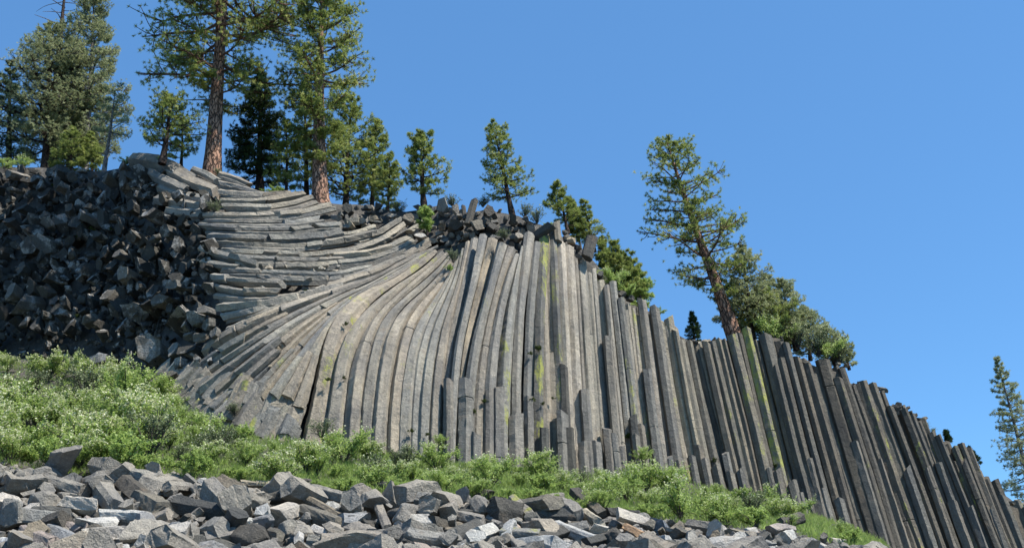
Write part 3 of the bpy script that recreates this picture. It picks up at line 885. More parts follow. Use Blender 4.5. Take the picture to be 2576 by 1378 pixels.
for i, (a, b, w_, c, lab) in enumerate([((1193, 506), (1176, 566), 23, 'dark', 'leaning dark column stump sticking up from the crest'), ((1340, 600), (1388, 568), 30, 'dark', 'long dark block lying aslant over the upright column tops'),
                                        ((1398, 560), (1404, 610), 22, 'brown', 'short upright stump beside the dark square-ended block'), ((1488, 596), (1476, 650), 32, 'dark', 'dark slab leaning to the right above the grey cap stone'),
                                        ((1166, 520), (1170, 552), 13, 'dark', 'thin dark stump left of the leaning one')]):
    Y0 = Ysurf(a[0], ridge(a[0]) + 20) - 0.1
    V, Fc, uv = prism([at(*a, Y0 + 0.2), at((a[0] + b[0]) / 2, (a[1] + b[1]) / 2, Y0), at(*b, Y0 - 0.2)], w_ * .5 * mpp(Y0), (0, -1, 0.2), 2300 + i, 6, None, 0.1, 0.04, 0.5)
    o = build('crest_stump', V, Fc, M_COL, uvs=uv)
    stone_color(o, TONE[c], 0.1, 0.1)
    tag(o, lab, 'boulder', 'loose blocks along the crest')

for k_ in range(34):
    block(RND.uniform(600, 870), RND.uniform(648, 738), RND.uniform(14, 30), RND.uniform(10, 20), RND.uniform(-0.1, 0.2), mixcol(GREY, RND.choice((DARK, TAN)), RND.random()), 6600 + k_, cliff)
for k_ in range(46):
    x, y, w_ = RND.choice(UP[21:72])
    block(x + RND.uniform(-8, 14), y + RND.uniform(-3, 6), RND.uniform(9, 19), RND.uniform(7, 15), RND.uniform(0.1, 0.5), mixcol(DARK, TAN, RND.random() * 0.6), 6700 + k_, cliff)
k_ = 0
for gx in np.arange(860, 1500, 17):                        # smaller blocks that fill the pile
    lo = 640 if 1090 < gx < 1300 else (585 if gx < 1090 else 660)
    for gy in np.arange(ridge(gx) + 12, min(ridge(gx) + 95, lo), 19):
        x, y = gx + RND.uniform(-8, 8), gy + RND.uniform(-7, 7)
        k_ += 1
        block(x, y, RND.uniform(12, 26), RND.uniform(11, 25), RND.uniform(0.7, 1.1), mixcol(GREY, DARK, RND.uniform(0.2, 1)), 7000 + k_, cliff)

# ---------------------------------------------------------------- the rubble field in front
LAND = [  # two ends, thickness, colour, lichen, label
    ((440, 1268), (592, 1296), 50, 'dark', 0, 'longest dark block lying level with a pale top'), ((300, 1186), (395, 1210), 42, 'grey', 0, 'thick dark-sided block under the bushes at the rim'),
    ((118, 1212), (212, 1238), 42, 'grey', 0, 'pale-topped block spotted with dark flecks'), ((155, 1266), (245, 1276), 52, 'pale', 0, 'pale block with a hollow smooth face'), ((250, 1226), (294, 1284), 50, 'grey', 0, 'stubby grey block tipped toward the camera'),
    ((312, 1216), (366, 1262), 48, 'dark', 0, 'dark cube behind the stubby grey block'), ((550, 1210), (614, 1240), 44, 'brown', 0, 'broad brown block at the rim beside the tan-edged slab'), ((508, 1210), (572, 1244), 26, 'pale', 0, 'narrow pale block left of the broad brown one'),
    ((606, 1214), (682, 1218), 20, 'tan', 0, 'flat slab with a ragged tan edge at the rim'), ((48, 1298), (156, 1312), 54, 'grey', 0, 'big grey block with a square end at far left'), ((60, 1340), (138, 1372), 46, 'pink', 0, 'big pinkish block at the bottom edge'),
    ((172, 1326), (202, 1338), 34, 'pink', 0, 'small pinkish stone above the bluish block'), ((-20, 1360), (28, 1374), 44, 'white', 0, 'bright white slab cut by the bottom left corner'), ((122, 1332), (184, 1362), 40, 'blue', 0, 'bluish slab leaning on the pinkish block'),
    ((250, 1296), (368, 1300), 40, 'pale', 0, 'long thin-edged block with a pale triangular top'), ((352, 1252), (412, 1284), 54, 'brown', 0, 'brown squared block left of the longest dark one'), ((756, 1246), (862, 1306), 30, 'brown', 0, 'long slanting beam of stone in the middle'),
    ((762, 1286), (856, 1320), 44, 'brown', 0, 'wide brown block under the long slanting beam'), ((780, 1230), (880, 1256), 32, 'grey', 0, 'long grey block with a sagging top at the rim'), ((741, 1218), (765, 1220), 44, 'dark', 0, 'rough dark rounded boulder at the rim'),
    ((778, 1228), (812, 1230), 18, 'orange', 0, 'orange-tan slab peeping out behind the rounded boulder'), ((684, 1246), (714, 1252), 54, 'dark', 0, 'rough dark boulder left of the rounded one'), ((690, 1300), (728, 1286), 60, 'pale', 0, 'tilted block with a broad pale face'),
    ((956, 1218), (1036, 1232), 24, 'dark', 0, 'dark flat block half in the grass at the rim'), ((1046, 1254), (1118, 1262), 42, 'grey', 0, 'grey block with a rounded back below the rim'), ((1012, 1314), (1086, 1314), 42, 'pale', 0, 'sunlit white-topped block near the middle'),
    ((946, 1266), (974, 1330), 26, 'grey', 0, 'upright narrow block dipping toward the camera'), ((1150, 1296), (1216, 1312), 40, 'grey', 0, 'six-sided grey block with flecks of lichen'), ((1188, 1236), (1230, 1246), 34, 'dark', 0, 'dark-ended block on the rim under the grey bush'),
    ((1132, 1352), (1198, 1328), 46, 'dark', 0, 'large dark block tilted up to the right'), ((1198, 1346), (1240, 1330), 44, 'pale', 0, 'pale wedge beside the large dark tilted block'), ((1289, 1256), (1352, 1318), 34, 'grey', 0.75, 'long tilted column piece flecked with yellow lichen'),
    ((1350, 1258), (1418, 1252), 34, 'grey', 0, 'level column piece showing its dark six-sided end'), ((1447, 1236), (1514, 1298), 34, 'dark', 0, 'dark column piece leaning out of the bushes'), ((1468, 1288), (1504, 1314), 26, 'tan', 0, 'pale tan piece below the leaning dark one'),
    ((1528, 1294), (1612, 1302), 36, 'dark', 0, 'dark jagged block at the foot of the right bushes'), ((1576, 1328), (1618, 1350), 26, 'orange', 0, 'block with an orange face among the small stones'), ((1400, 1322), (1494, 1358), 32, 'pale', 0, 'long pale piece slanting to the right'),
    ((1472, 1368), (1542, 1350), 36, 'dark', 0, 'dark beam at the bottom tilted up to the right'), ((1270, 1346), (1356, 1350), 42, 'grey', 0.7, 'block with a lichen-covered top near the bottom edge'), ((1544, 1366), (1608, 1362), 30, 'grey', 0, 'grey beam at the bottom right of the dark beam'),
    ((1960, 1318), (2018, 1300), 30, 'dark', 0, 'tilted dark piece highest at the right end'), ((1972, 1356), (1994, 1350), 38, 'pale', 0, 'pale cube under the tilted dark piece'), ((2090, 1358), (2142, 1364), 16, 'pale', 0, 'flat pale slab at the far right end'),
    ((880, 1330), (930, 1350), 50, 'grey', 0, 'rounded grey block at the bottom right of the wide brown one'), ((1380, 1290), (1402, 1312), 40, 'dark', 0, 'dark upright chunk between the lichen-flecked and slanting pieces')]
TONE.update(pink=(0.36, 0.31, 0.275), white=(0.60, 0.60, 0.60), blue=(0.27, 0.285, 0.30), orange=(0.48, 0.31, 0.18))
ROCKS = []
SPOTS = []
GROUPR = 'broken column blocks in the rubble field'
for i, (a, b, w_, c, lich, lab) in enumerate(LAND):
    pa, pb = talus_at(a[0], a[1] + w_ * .15), talus_at(b[0], b[1] + w_ * .15)
    Ya, Yb = pa[1], pb[1]
    Ym = (Ya + Yb) / 2 - 0.15
    dy = (Ya - Yb) * 0.5
    A, B = at(*a, Ym + dy), at(*b, Ym - dy)
    k = w_ * .5 * mpp(Ym)
    if 'boulder' in lab or 'chunk' in lab:
        V, Fc = chunk(2500 + i, 26)
        V = V * np.array((np.linalg.norm(B - A) * .5 + k, k * 1.1, k * 1.25)) + (A + B) / 2
        uv = None
    else:
        q = [A + (B - A) * t for t in (0, 0.3, 0.65, 1.0)]
        V, Fc, uv = prism(q, k, (0.1, -0.6, 1), 2500 + i, 6 if i % 3 else 5, None, 0.09, 0.05, 0.6, 0.95, 0.16)
    ctr = (A + B) / 2
    V, Fc = weather(V - ctr, Fc, 2500 + i, 0.05, k * 1.3, 2)
    o = build('talus_block', V + ctr, Fc, M_ROCK)
    stone_color(o, TONE[c], 0.06, lich)
    tag(o, lab, 'rock', GROUPR)
    ROCKS.append(o)
    SPOTS.append(((a[0] + b[0]) / 2, (a[1] + b[1]) / 2, lab))

ROCKMESH = []
for k in range(44):
    r = np.random.default_rng(3000 + k)
    if k % 5 < 4:
        L = r.uniform(0.7, 1.8)
        bend = r.normal(0, 0.06, 2)
        V, Fc, uv = prism([(-L, 0, 0), (-L * .35, bend[0], bend[1]), (L * .3, bend[0], bend[1]), (L, 0, 0)], r.uniform(0.6, 0.78), (0, 0, 1), 3000 + k, int(r.integers(5, 7)), None, 0.09, 0.06, 0.75, r.uniform(0.7, 1), 0.2)
    else:
        V, Fc = chunk(3000 + k, int(r.integers(12, 22)))
        uv = None
    V, Fc = weather(V, Fc, 3000 + k, 0.042, 1.0, 2)
    me = bpy.data.meshes.new('talus_block')
    me.from_pydata(V.tolist(), [], Fc)
    me.materials.append(M_ROCK)
    me.update()
    ROCKMESH.append((me, V, Fc, k % 5 < 4))


def short_ref(lab):
    w = lab.split()[:5]
    while w[-1] in 'a an the with by of in at its to and under below behind beside above from up left right is that pale dark broad ragged smooth square long sagging rounded bottom'.split():
        w.pop()
    return ' '.join(w)


SIZEW = ('small', 'middling', 'large')
seen_lab = {}
cand = []
for gy in np.arange(0.0, 1.02, 0.086):
    row = int(round(gy / 0.086))
    for gx in np.arange(-160, 2400, 44):
        x = gx + RND.uniform(-19, 19) + (23 if row % 2 else 0)
        yb, yt = max(1440.0, talus_top(x) + 100), talus_top(x)
        y = yb + (yt + 6 - yb) * min(1.0, max(0, gy + RND.uniform(-0.04, 0.04)))
        if y > 1450:
            continue
        cand.append((x, y))
free = []
for x, y in cand:
    if any(abs(x - sx) < 26 and abs(y - 14 - sy) < 17 for sx, sy, _ in SPOTS):
        continue
    free.append((x, y))
free.sort(key=lambda q: (not (-30 < q[0] < 2300 and q[1] < 1398), -q[1] + RND.uniform(0, 90)))
stuffV, stuffF, nv_ = [], [], 0
HUES = ['grey'] * 8 + ['dark'] * 4 + ['pale'] * 5 + ['brown'] * 3 + ['pink', 'blue']
HUEW = dict(grey='grey', dark='dark grey', pale='pale', brown='brownish', pink='pinkish', blue='bluish', tan='tan')
for n_, (x, y) in enumerate(free):
    p = talus_at(x, y)
    me, V, Fc, longish = ROCKMESH[RND.randrange(len(ROCKMESH))]
    near = 1.0 - 0.42 * min(1, max(0, (x - 300) / 1700))
    s = RND.choice((0.18, 0.24, 0.30, 0.38, 0.46, 0.56)) * (0.55 + 0.45 * near)
    rot = Euler((RND.uniform(-0.6, 0.6) + RND.choice((0, 0.5, 1.0)), RND.choice((RND.uniform(-0.3, 0.3), RND.uniform(-0.7, 0.7))), RND.uniform(0, 6.28)))
    loc = p + np.array((0, 0, s * RND.uniform(-0.5, 0.55)))
    if len(ROCKS) < 300 and -30 < x < 2300 and y < 1410:
        o = link('talus_block', me, None, loc)
        o.rotation_euler = rot
        o.scale = (s, s, s * RND.uniform(0.8, 1.1))
        hue = RND.choice(HUES)
        stone_color(o, TONE[hue], 0.14, RND.choice((0, 0, 0, 0.35)))
        best = min(SPOTS, key=lambda q: (q[0] - x) ** 2 + 2.5 * (q[1] - y) ** 2)
        dx, dy = x - best[0], y - best[1]
        side = ('right of' if dx > 0 else 'left of') if abs(dx) > 1.3 * abs(dy) else ('below' if dy > 0 else 'above')
        lab = '%s %s %s %s the %s' % (SIZEW[0 if s < 0.27 else (1 if s < 0.40 else 2)], HUEW[hue], 'column piece' if longish else 'angular stone', side, short_ref(best[2]))
        tag(o, lab, 'rock', GROUPR)
        ROCKS.append(o)
    else:
        R = np.array(rot.to_matrix())
        q = (V * s) @ R.T + loc
        stuffV.append(q)
        stuffF += [tuple(int(v) + nv_ for v in f) for f in Fc]
        nv_ += len(q)
for _ in range(620):                                       # the rest of the rubble: outside the frame, and chips between the blocks
    x, y = RND.choice((RND.uniform(-900, -30), RND.uniform(-30, 2300), RND.uniform(-30, 2300), RND.uniform(2200, 3000))), 0
    yb, yt = max(1440.0, talus_top(x) + 100), talus_top(x)
    y = yb + (yt - yb) * RND.random() + (0 if -30 < x < 2300 else RND.uniform(0, 60))
    me, V, Fc, longish = ROCKMESH[RND.randrange(len(ROCKMESH))]
    s = RND.uniform(0.12, 0.22) if -30 < x < 2200 else RND.uniform(0.3, 0.5)
    q = (V * s) @ np.array(Euler((RND.uniform(-.6, .6), RND.uniform(-.6, .6), RND.uniform(0, 6.28))).to_matrix()).T + talus_at(x, y)
    stuffV.append(q)
    stuffF += [tuple(int(v) + nv_ for v in f) for f in Fc]
    nv_ += len(q)
so = build('rubble', np.vstack(stuffV), stuffF, M_ROCK)
so.color = (*GREY, 0.0)
tag(so, 'small grey stone chips filling the gaps between the rubble blocks', None, None, 'stuff')
print('rocks', len(ROCKS))


# ---------------------------------------------------------------- plants: shared builders
def tube(path, radii, sides=6):
    path = np.asarray(path, float)
    m = len(path)
    T = unit(np.gradient(path, axis=0))
    ref = np.array((0.31, 0.95, 0.05))
    N = unit(np.cross(T, ref))
    B = np.cross(T, N)
    a = np.arange(sides) * 2 * math.pi / sides
    radii = np.broadcast_to(np.asarray(radii, float), (m,))
    V = (path[:, None] + (np.cos(a)[None, :, None] * N[:, None] + np.sin(a)[None, :, None] * B[:, None]) * radii[:, None, None]).reshape(-1, 3)
    ln = np.concatenate([[0], np.cumsum(np.linalg.norm(np.diff(path, axis=0), axis=1))])
    Fc, uv = [], []
    for i in range(m - 1):
        for k in range(sides):
            k1 = (k + 1) % sides
            Fc.append((i * sides + k, i * sides + k1, (i + 1) * sides + k1, (i + 1) * sides + k))
            c0, c1 = k / sides * 2.2, (k + 1) / sides * 2.2
            uv += [(c0, ln[i]), (c1, ln[i]), (c1, ln[i + 1]), (c0, ln[i + 1])]
    return V, Fc, uv


def merge(parts):
    V, Fc, uv, n = [], [], [], 0
    for v, f, u in parts:
        V.append(v)
        Fc += [tuple(i + n for i in q) for q in f]
        uv += list(u)
        n += len(v)
    return np.vstack(V), Fc, uv


def tuft_tris(c, d, size, K, rng, spread=1.15, width=0.085):
    """Needle tufts: K narrow triangles that radiate from each point C, leaning along D."""
    n = len(c)
    dirs = unit(d[:, None] + rng.normal(0, spread, (n, K, 3)))
    sd = unit(np.cross(dirs, rng.normal(0, 1, (n, K, 3))))
    s = (size[:, None] * rng.uniform(0.7, 1.15, (n, K)))[..., None]
    base = c[:, None] + dirs * s * 0.12
    tri = np.stack([base - sd * s * width, base + sd * s * width, c[:, None] + dirs * s], 2)
    return tri.reshape(-1, 3, 3)


def leaf_tris(c, size, rng, up=0.5, ratio=0.55):
    n = len(c)
    nrm = unit(rng.normal(0, 1, (n, 3)) + np.array((0, -0.2, up)))
    a = unit(np.cross(nrm, rng.normal(0, 1, (n, 3))))
    b = np.cross(nrm, a)
    s = size[:, None]
    p0, p1, p2, p3 = c - a * s, c - b * s * ratio, c + a * s, c + b * s * ratio
    return np.concatenate([np.stack([p0, p1, p2], 1), np.stack([p0, p2, p3], 1)])


# ---------------------------------------------------------------- trees
def make_tree(label, base, top, Y, trunk_w, prof, name='pine_tree', needles=M_NEEDLE, bark=M_DARKBARK, seed=1, nlimb=40, tufts=26, tuft=9.0, crown0=0.25, bend=0.0,
              branches=False, droop=(-0.15, 0.55), K=10, group='trees along the crest', cat='tree', bare=(), sweep=0.0, dead=(), gap=0.0, flat=0.55, twigfall=0.0, low=None):
    """BASE and TOP are the foot and tip in the photograph, PROF the crown's half width in pixels by height (0 foot .. 1 tip)."""
    Y += 6.0 if base[0] < 300 else (max(3.0, Ysurf(*base) + 2.0 - Y) if 1250 < base[0] < 2500 else 0)
    tufts, tuft, K = int(tufts * (1.9 if needles is M_GREY and base[0] < 300 else (0.8 if needles is M_GREY else 1.0))), tuft * (1.45 if trunk_w > 30 else 1.25), K * 2
    nlimb = nlimb if trunk_w > 30 or base[0] < 300 else int(nlimb * 1.3)
    rng = np.random.default_rng(seed)
    P0, P1 = at(*base, Y), at(*top, Y)
    k = mpp(Y)
    axis = P1 - P0
    hgt = np.linalg.norm(axis)
    root = empty(name, P0 - np.array((0, 0, 0.1)))
    tag(root, label, cat, group)
    ts = np.linspace(-0.07, 1, 17)
    side = np.array((1.0, 0.0, 0.0))
    trunk_pt = lambda t: P0 + axis * t + side * bend * k * math.sin(math.pi * min(max(t, 0), 1)) + side * 0.35 * k * trunk_w * math.sin(5 * t + seed) * 0.25
    rt = lambda t: max(trunk_w * .5 * k * ((1 - max(t, 0)) ** 0.85 * (1 + 0.25 * math.exp(-max(t, 0) * 22)) + 0.03), 0.012)
    V, Fc, uv = tube([trunk_pt(t) for t in ts], [rt(t) for t in ts], 14 if trunk_w > 25 else 9)
    parts = [(V, Fc, uv)]
    px, pr = [p[0] for p in prof], [p[1] for p in prof]
    C, D, S, TT = [], [], [], []
    az = rng.uniform(0, 6.28)
    for i in range(nlimb):
        t = crown0 + (0.985 - crown0) * ((i + rng.uniform(0.1, 0.9)) / nlimb) ** 0.92
        if rng.random() < (gap or (0.12 if needles is M_NEEDLE and name == 'pine_tree' else 0)):
            continue
        az += 2.4 + rng.uniform(-0.4, 0.4)
        h = (t - crown0) / (1 - crown0)
        L = np.interp(t, px, pr) * k * rng.uniform(0.5, 1.32)
        isdead = any(a <= t <= b for a, b in dead)
        el = droop[0] + (droop[1] - droop[0]) * h + rng.uniform(-0.18, 0.18)
        out = np.array((math.cos(az), math.sin(az), 0.0))
        d0 = unit(out * math.cos(el) + np.array((0, 0, 1)) * math.sin(el))
        s = np.linspace(0, 1, 7)
        curve = np.outer(s, d0) * L + np.outer(s ** 2, np.array((0, 0, 1))) * L * (0.22 - 0.3 * h if el < 0.2 else 0.05) + np.outer(np.sin(s * 5 + seed), np.cross(d0, (0, 0, 1))) * L * 0.05
        pth = trunk_pt(t) + curve
        r0 = max(min(rt(t) * 0.42, 0.014 + L * 0.018), 0.012)
        lv = tube(pth, np.linspace(r0, r0 * 0.3, 7), 5)
        if branches:
            bo = build('branch', lv[0], lv[1], bark if not isdead else M_PALEBARK, root, uvs=lv[2])
        else:
            parts.append(lv)
        if isdead:
            continue
        nt_ = int(tufts * (0.25 + 0.75 * min(1.0, L / (max(pr) * k))) * rng.uniform(0.75, 1.25)) + 2
        u = rng.uniform(0.28, 1.0, nt_) ** 0.75
        pos = np.stack([np.interp(u, s, pth[:, j]) for j in range(3)], 1)
        lat = np.cross(d0, (0, 0, 1))
        fan = np.clip(rng.normal(0, 0.22, nt_), -0.42, 0.42) * L * (0.35 + 0.65 * u)
        rise = rng.normal(0.02, 0.07, nt_) * L * flat * 2
        pos += lat * fan[:, None] + np.array((0, 0, 1)) * (rise - twigfall * np.abs(fan))[:, None] + rng.normal(0, 0.02, (nt_, 3)) * L
        pos[-1] = pth[-1]
        C.append(pos)
        D.append(np.tile(d0 * 0.6 + np.array((0, 0, 0.55)), (nt_, 1)) + lat * np.sign(fan)[:, None] * 0.35)
        S.append(rng.uniform(0.8, 1.25, nt_) * tuft * k * 0.62)
        TT.append(np.clip(rng.normal(0.45, 0.22, nt_) + rng.normal(0, 0.12), 0, 1))
        for q in range(0, nt_, 4):                         # the twigs that carry the tufts
            j = int(np.argmin(np.abs(s - max(0.0, u[q] - 0.12))))
            parts.append(tube([pth[j], (pth[j] + pos[q]) / 2 + (0, 0, -0.02 * L), pos[q]], [r0 * 0.4, r0 * 0.28, r0 * 0.18], 3))
    V, Fc, uv = merge(parts)
    build('trunk', V, Fc, bark, root, uvs=uv, smooth=True)
    if C:
        C, D, S, TT = np.vstack(C), np.vstack(D), np.concatenate(S), np.concatenate(TT)
        tri = tuft_tris(C, D, S, K, rng)
        tint = np.clip(np.repeat(TT, K) + rng.normal(0, 0.1, len(TT) * K), 0, 1)
        o = link('crown', tri_mesh('crown', tri - np.array(root.location), needles, tint), root)
    return root


PON = [(0, 0), (0.12, 10), (0.2, 80), (0.3, 170), (0.42, 215), (0.6, 220), (0.75, 175), (0.9, 90), (1, 12)]
make_tree('tallest big-trunked pine with red plated bark, its top out of the picture', (530, 438), (592, -330), 53.0, 44, PON, bark=M_BARK, seed=21, nlimb=100, tufts=92, tuft=11, crown0=0.21, branches=True, dead=((0.2, 0.235),), droop=(-0.25, 0.4), K=12, gap=0.05)
make_tree('second big pine with a red plated trunk rising right of the dark fir', (806, 512), (806, -60), 53.5, 42, [(0, 0), (0.15, 40), (0.25, 95), (0.4, 118), (0.55, 130), (0.7, 112), (0.85, 84), (0.95, 50), (1, 8)], bark=M_BARK, seed=22, nlimb=84, tufts=72, tuft=10.5, crown0=0.14,
          branches=True, droop=(-0.25, 0.6), K=12)
make_tree('dark dense fir standing between the two big red trunks', (655, 468), (652, 170), 57.0, 20, [(0, 60), (0.1, 85), (0.3, 84), (0.5, 70), (0.7, 48), (0.9, 20), (1, 3)], name='fir_tree', needles=M_FIR, seed=23, nlimb=80, tufts=60, tuft=10, crown0=0.03, droop=(-0.35, 0.2), K=10, flat=0.3)
make_tree('tall slender grey-green pine at the far upper left', (215, 440), (238, -40), 57.0, 18, [(0, 80), (0.12, 100), (0.3, 104), (0.5, 92), (0.7, 74), (0.85, 52), (1, 8)], needles=M_GREY, bark=M_PALEBARK, seed=24, nlimb=95, tufts=70, tuft=8, crown0=0.08, droop=(-0.1, 0.75), K=9)
make_tree('broad grey-green pine left of the slender one', (112, 430), (130, 60), 56.0, 20, [(0, 90), (0.15, 125), (0.35, 132), (0.55, 112), (0.75, 82), (0.9, 48), (1, 8)], needles=M_GREY, bark=M_DARKBARK, seed=25, nlimb=88, tufts=70, tuft=8, crown0=0.08, droop=(-0.1, 0.7), K=9)
make_tree('grey-green pine filling the gap between the broad and the slender one', (172, 440), (176, 118), 58.0, 14, [(0, 70), (0.2, 92), (0.5, 80), (0.8, 44), (1, 6)], needles=M_GREY, bark=M_PALEBARK, seed=62, nlimb=70, tufts=60, tuft=8, crown0=0.08, droop=(-0.1, 0.7), K=9)
make_tree('dark shaded pine at the left edge of the picture', (20, 425), (28, 150), 58.0, 18, [(0, 60), (0.2, 80), (0.5, 66), (0.8, 36), (1, 5)], needles=M_FIR, seed=26, nlimb=60, tufts=56, tuft=9, crown0=0.06, droop=(-0.2, 0.5), K=9)
make_tree('bare dead-topped trunk with snapped grey branches behind the grey-green pines', (128, 428), (166, -60), 58.5, 32, [(0, 0), (0.3, 40), (0.75, 70), (0.9, 112), (1, 60)], bark=M_DARKBARK, seed=27, nlimb=24, tufts=0, crown0=0.66, branches=True, dead=((0, 1.0),), droop=(-0.3, 0.3), name='dead_tree')
make_tree('small bright green fir in front of the grey-green pines', (178, 430), (182, 318), 53.0, 8, [(0, 40), (0.2, 52), (0.6, 34), (1, 4)], name='fir_tree', needles=M_NEEDLE, seed=28, nlimb=44, tufts=40, tuft=8, crown0=0.03, droop=(-0.2, 0.3))
make_tree('second small green fir right of the first, under the grey-green pines', (232, 432), (226, 330), 53.5, 7, [(0, 30), (0.2, 40), (0.6, 26), (1, 4)], name='fir_tree', needles=M_NEEDLE, seed=29, nlimb=36, tufts=36, tuft=8, crown0=0.03, droop=(-0.2, 0.3))
make_tree('thin pale-barked pine with a broken top and sparse needles', (261, 446), (290, 226), 50.0, 14, [(0, 0), (0.2, 30), (0.5, 55), (0.8, 52), (1, 30)], needles=M_GREY, bark=M_PALEBARK, seed=30, nlimb=30, tufts=16, tuft=7, crown0=0.24, droop=(-0.35, 0.5), name='pine_tree', branches=True, dead=((0.24, 0.45),))
make_tree('small crooked pine with a leaning trunk on the rocky knob', (410, 402), (432, 248), 51.0, 18, [(0, 0), (0.2, 60), (0.35, 92), (0.6, 78), (0.8, 52), (1, 22)], seed=31, nlimb=40, tufts=34, tuft=10, crown0=0.16, droop=(-0.05, 0.8), K=11)
make_tree('thin young pine half hidden behind the crooked one', (455, 418), (462, 300), 54.0, 9, [(0, 0), (0.15, 30), (0.5, 40), (1, 8)], seed=32, nlimb=24, tufts=22, tuft=9, crown0=0.15)
make_tree('bushy pine behind the second big trunk with branches reaching right', (868, 520), (885, 245), 57.5, 16, [(0, 60), (0.15, 108), (0.35, 100), (0.6, 70), (0.85, 36), (1, 10)], seed=33, nlimb=60, tufts=40, tuft=10, crown0=0.06, droop=(0.0, 0.8), K=11)
make_tree('low spreading pine right of the second big trunk', (935, 525), (948, 300), 58.5, 12, [(0, 40), (0.2, 66), (0.5, 52), (0.8, 26), (1, 8)], seed=34, nlimb=46, tufts=32, tuft=10, crown0=0.06, droop=(0.1, 0.9), K=11)
make_tree('pine filling the gap left of the second big trunk', (770, 500), (768, 200), 58.0, 14, [(0, 40), (0.2, 60), (0.5, 50), (0.8, 26), (1, 8)], seed=45, nlimb=44, tufts=30, tuft=10, crown0=0.06, droop=(0.0, 0.8))
make_tree('open bushy pine with upturned branches on the crest above the fan', (1066, 508), (1056, 338), 52.0, 15, [(0, 0), (0.1, 40), (0.2, 64), (0.4, 62), (0.65, 44), (0.85, 40), (1, 6)], seed=35, nlimb=38, tufts=26, tuft=11, crown0=0.1, droop=(0.05, 0.95), K=13)
make_tree('slender pine with brownish top standing alone on the crest', (1287, 528), (1239, 312), 48.0, 14, [(0, 0), (0.14, 60), (0.3, 74), (0.5, 52), (0.75, 44), (0.88, 36), (1, 6)], seed=36, nlimb=46, tufts=24, tuft=10, crown0=0.12, droop=(-0.1, 0.6), K=12)
make_tree('short pine right of the slender one, behind the leaning dark slab', (1428, 580), (1400, 462), 49.0, 9, [(0, 10), (0.15, 42), (0.5, 40), (0.8, 26), (1, 5)], seed=37, nlimb=34, tufts=24, tuft=10, crown0=0.08, droop=(0.0, 0.8))
make_tree('small spiky fir beside the short pine', (1495, 625), (1465, 500), 50.0, 7, [(0, 30), (0.2, 40), (0.5, 28), (0.8, 16), (1, 3)], name='fir_tree', needles=M_NEEDLE, seed=38, nlimb=40, tufts=20, tuft=8, crown0=0.04, droop=(-0.2, 0.3))
make_tree('tall leaning pine with long open branches on the right crest', (1834, 815), (1676, 352), 47.5, 32, [(0, 0), (0.12, 45), (0.22, 82), (0.33, 122), (0.42, 138), (0.5, 108), (0.62, 112), (0.72, 106), (0.85, 74), (0.95, 42), (1, 18)], bark=M_BARK, seed=39, nlimb=88, tufts=38, tuft=9.5, crown0=0.12,
          branches=True, droop=(-0.12, 0.55), K=12, gap=0.12)
make_tree('dark thicket pine on the slope below the leaning slab', (1572, 745), (1545, 612), 48.5, 10, [(0, 30), (0.2, 48), (0.6, 42), (1, 10)], seed=40, nlimb=36, tufts=30, tuft=10, crown0=0.05, droop=(0.0, 0.8))
make_tree('thin pine at the right of the crest thicket', (1612, 765), (1583, 632), 48.2, 8, [(0, 10), (0.2, 36), (0.6, 32), (1, 8)], seed=41, nlimb=28, tufts=20, tuft=9, crown0=0.1)
make_tree('bright young pine at the foot of the crest thicket', (1612, 756), (1596, 678), 46.5, 7, [(0, 26), (0.3, 40), (0.7, 24), (1, 5)], needles=M_SHRUB, seed=42, nlimb=28, tufts=30, tuft=9, crown0=0.05)
make_tree('tiny dark fir left of the leaning pine', (1748, 856), (1740, 784), 46.5, 5, [(0, 18), (0.3, 17), (0.7, 9), (1, 2)], name='fir_tree', needles=M_FIR, seed=43, nlimb=34, tufts=18, tuft=7, crown0=0.02, droop=(-0.2, 0.3))
make_tree('round grey-green pine right behind the leaning trunk', (1893, 845), (1868, 622), 51.0, 13, [(0, 50), (0.2, 70), (0.5, 66), (0.8, 40), (1, 10)], needles=M_GREY, seed=44, nlimb=60, tufts=42, tuft=8, crown0=0.06, droop=(-0.05, 0.7))
make_tree('lower grey-green pine, second to the right of the leaning trunk', (2000, 870), (1966, 706), 51.5, 11, [(0, 50), (0.2, 66), (0.5, 56), (0.8, 34), (1, 8)], needles=M_GREY, seed=46, nlimb=52, tufts=40, tuft=8, crown0=0.06, droop=(-0.05, 0.7))
make_tree('bushy low pine filling the crest between the leaning and second pine', (1930, 856), (1915, 735), 49.5, 10, [(0, 60), (0.3, 78), (0.7, 50), (1, 14)], seed=47, nlimb=46, tufts=38, tuft=9, crown0=0.03)
make_tree('last low pine on the crest before it drops to the right', (2100, 915), (2072, 822), 50.0, 8, [(0, 44), (0.3, 52), (0.7, 32), (1, 8)], needles=M_GREY, seed=48, nlimb=40, tufts=32, tuft=8, crown0=0.03)
make_tree('low pine tip just right of the last grey-green one', (2135, 925), (2118, 850), 50.5, 7, [(0, 20), (0.3, 24), (0.7, 16), (1, 6)], needles=M_GREY, seed=52, nlimb=26, tufts=22, tuft=8, crown0=0.03)
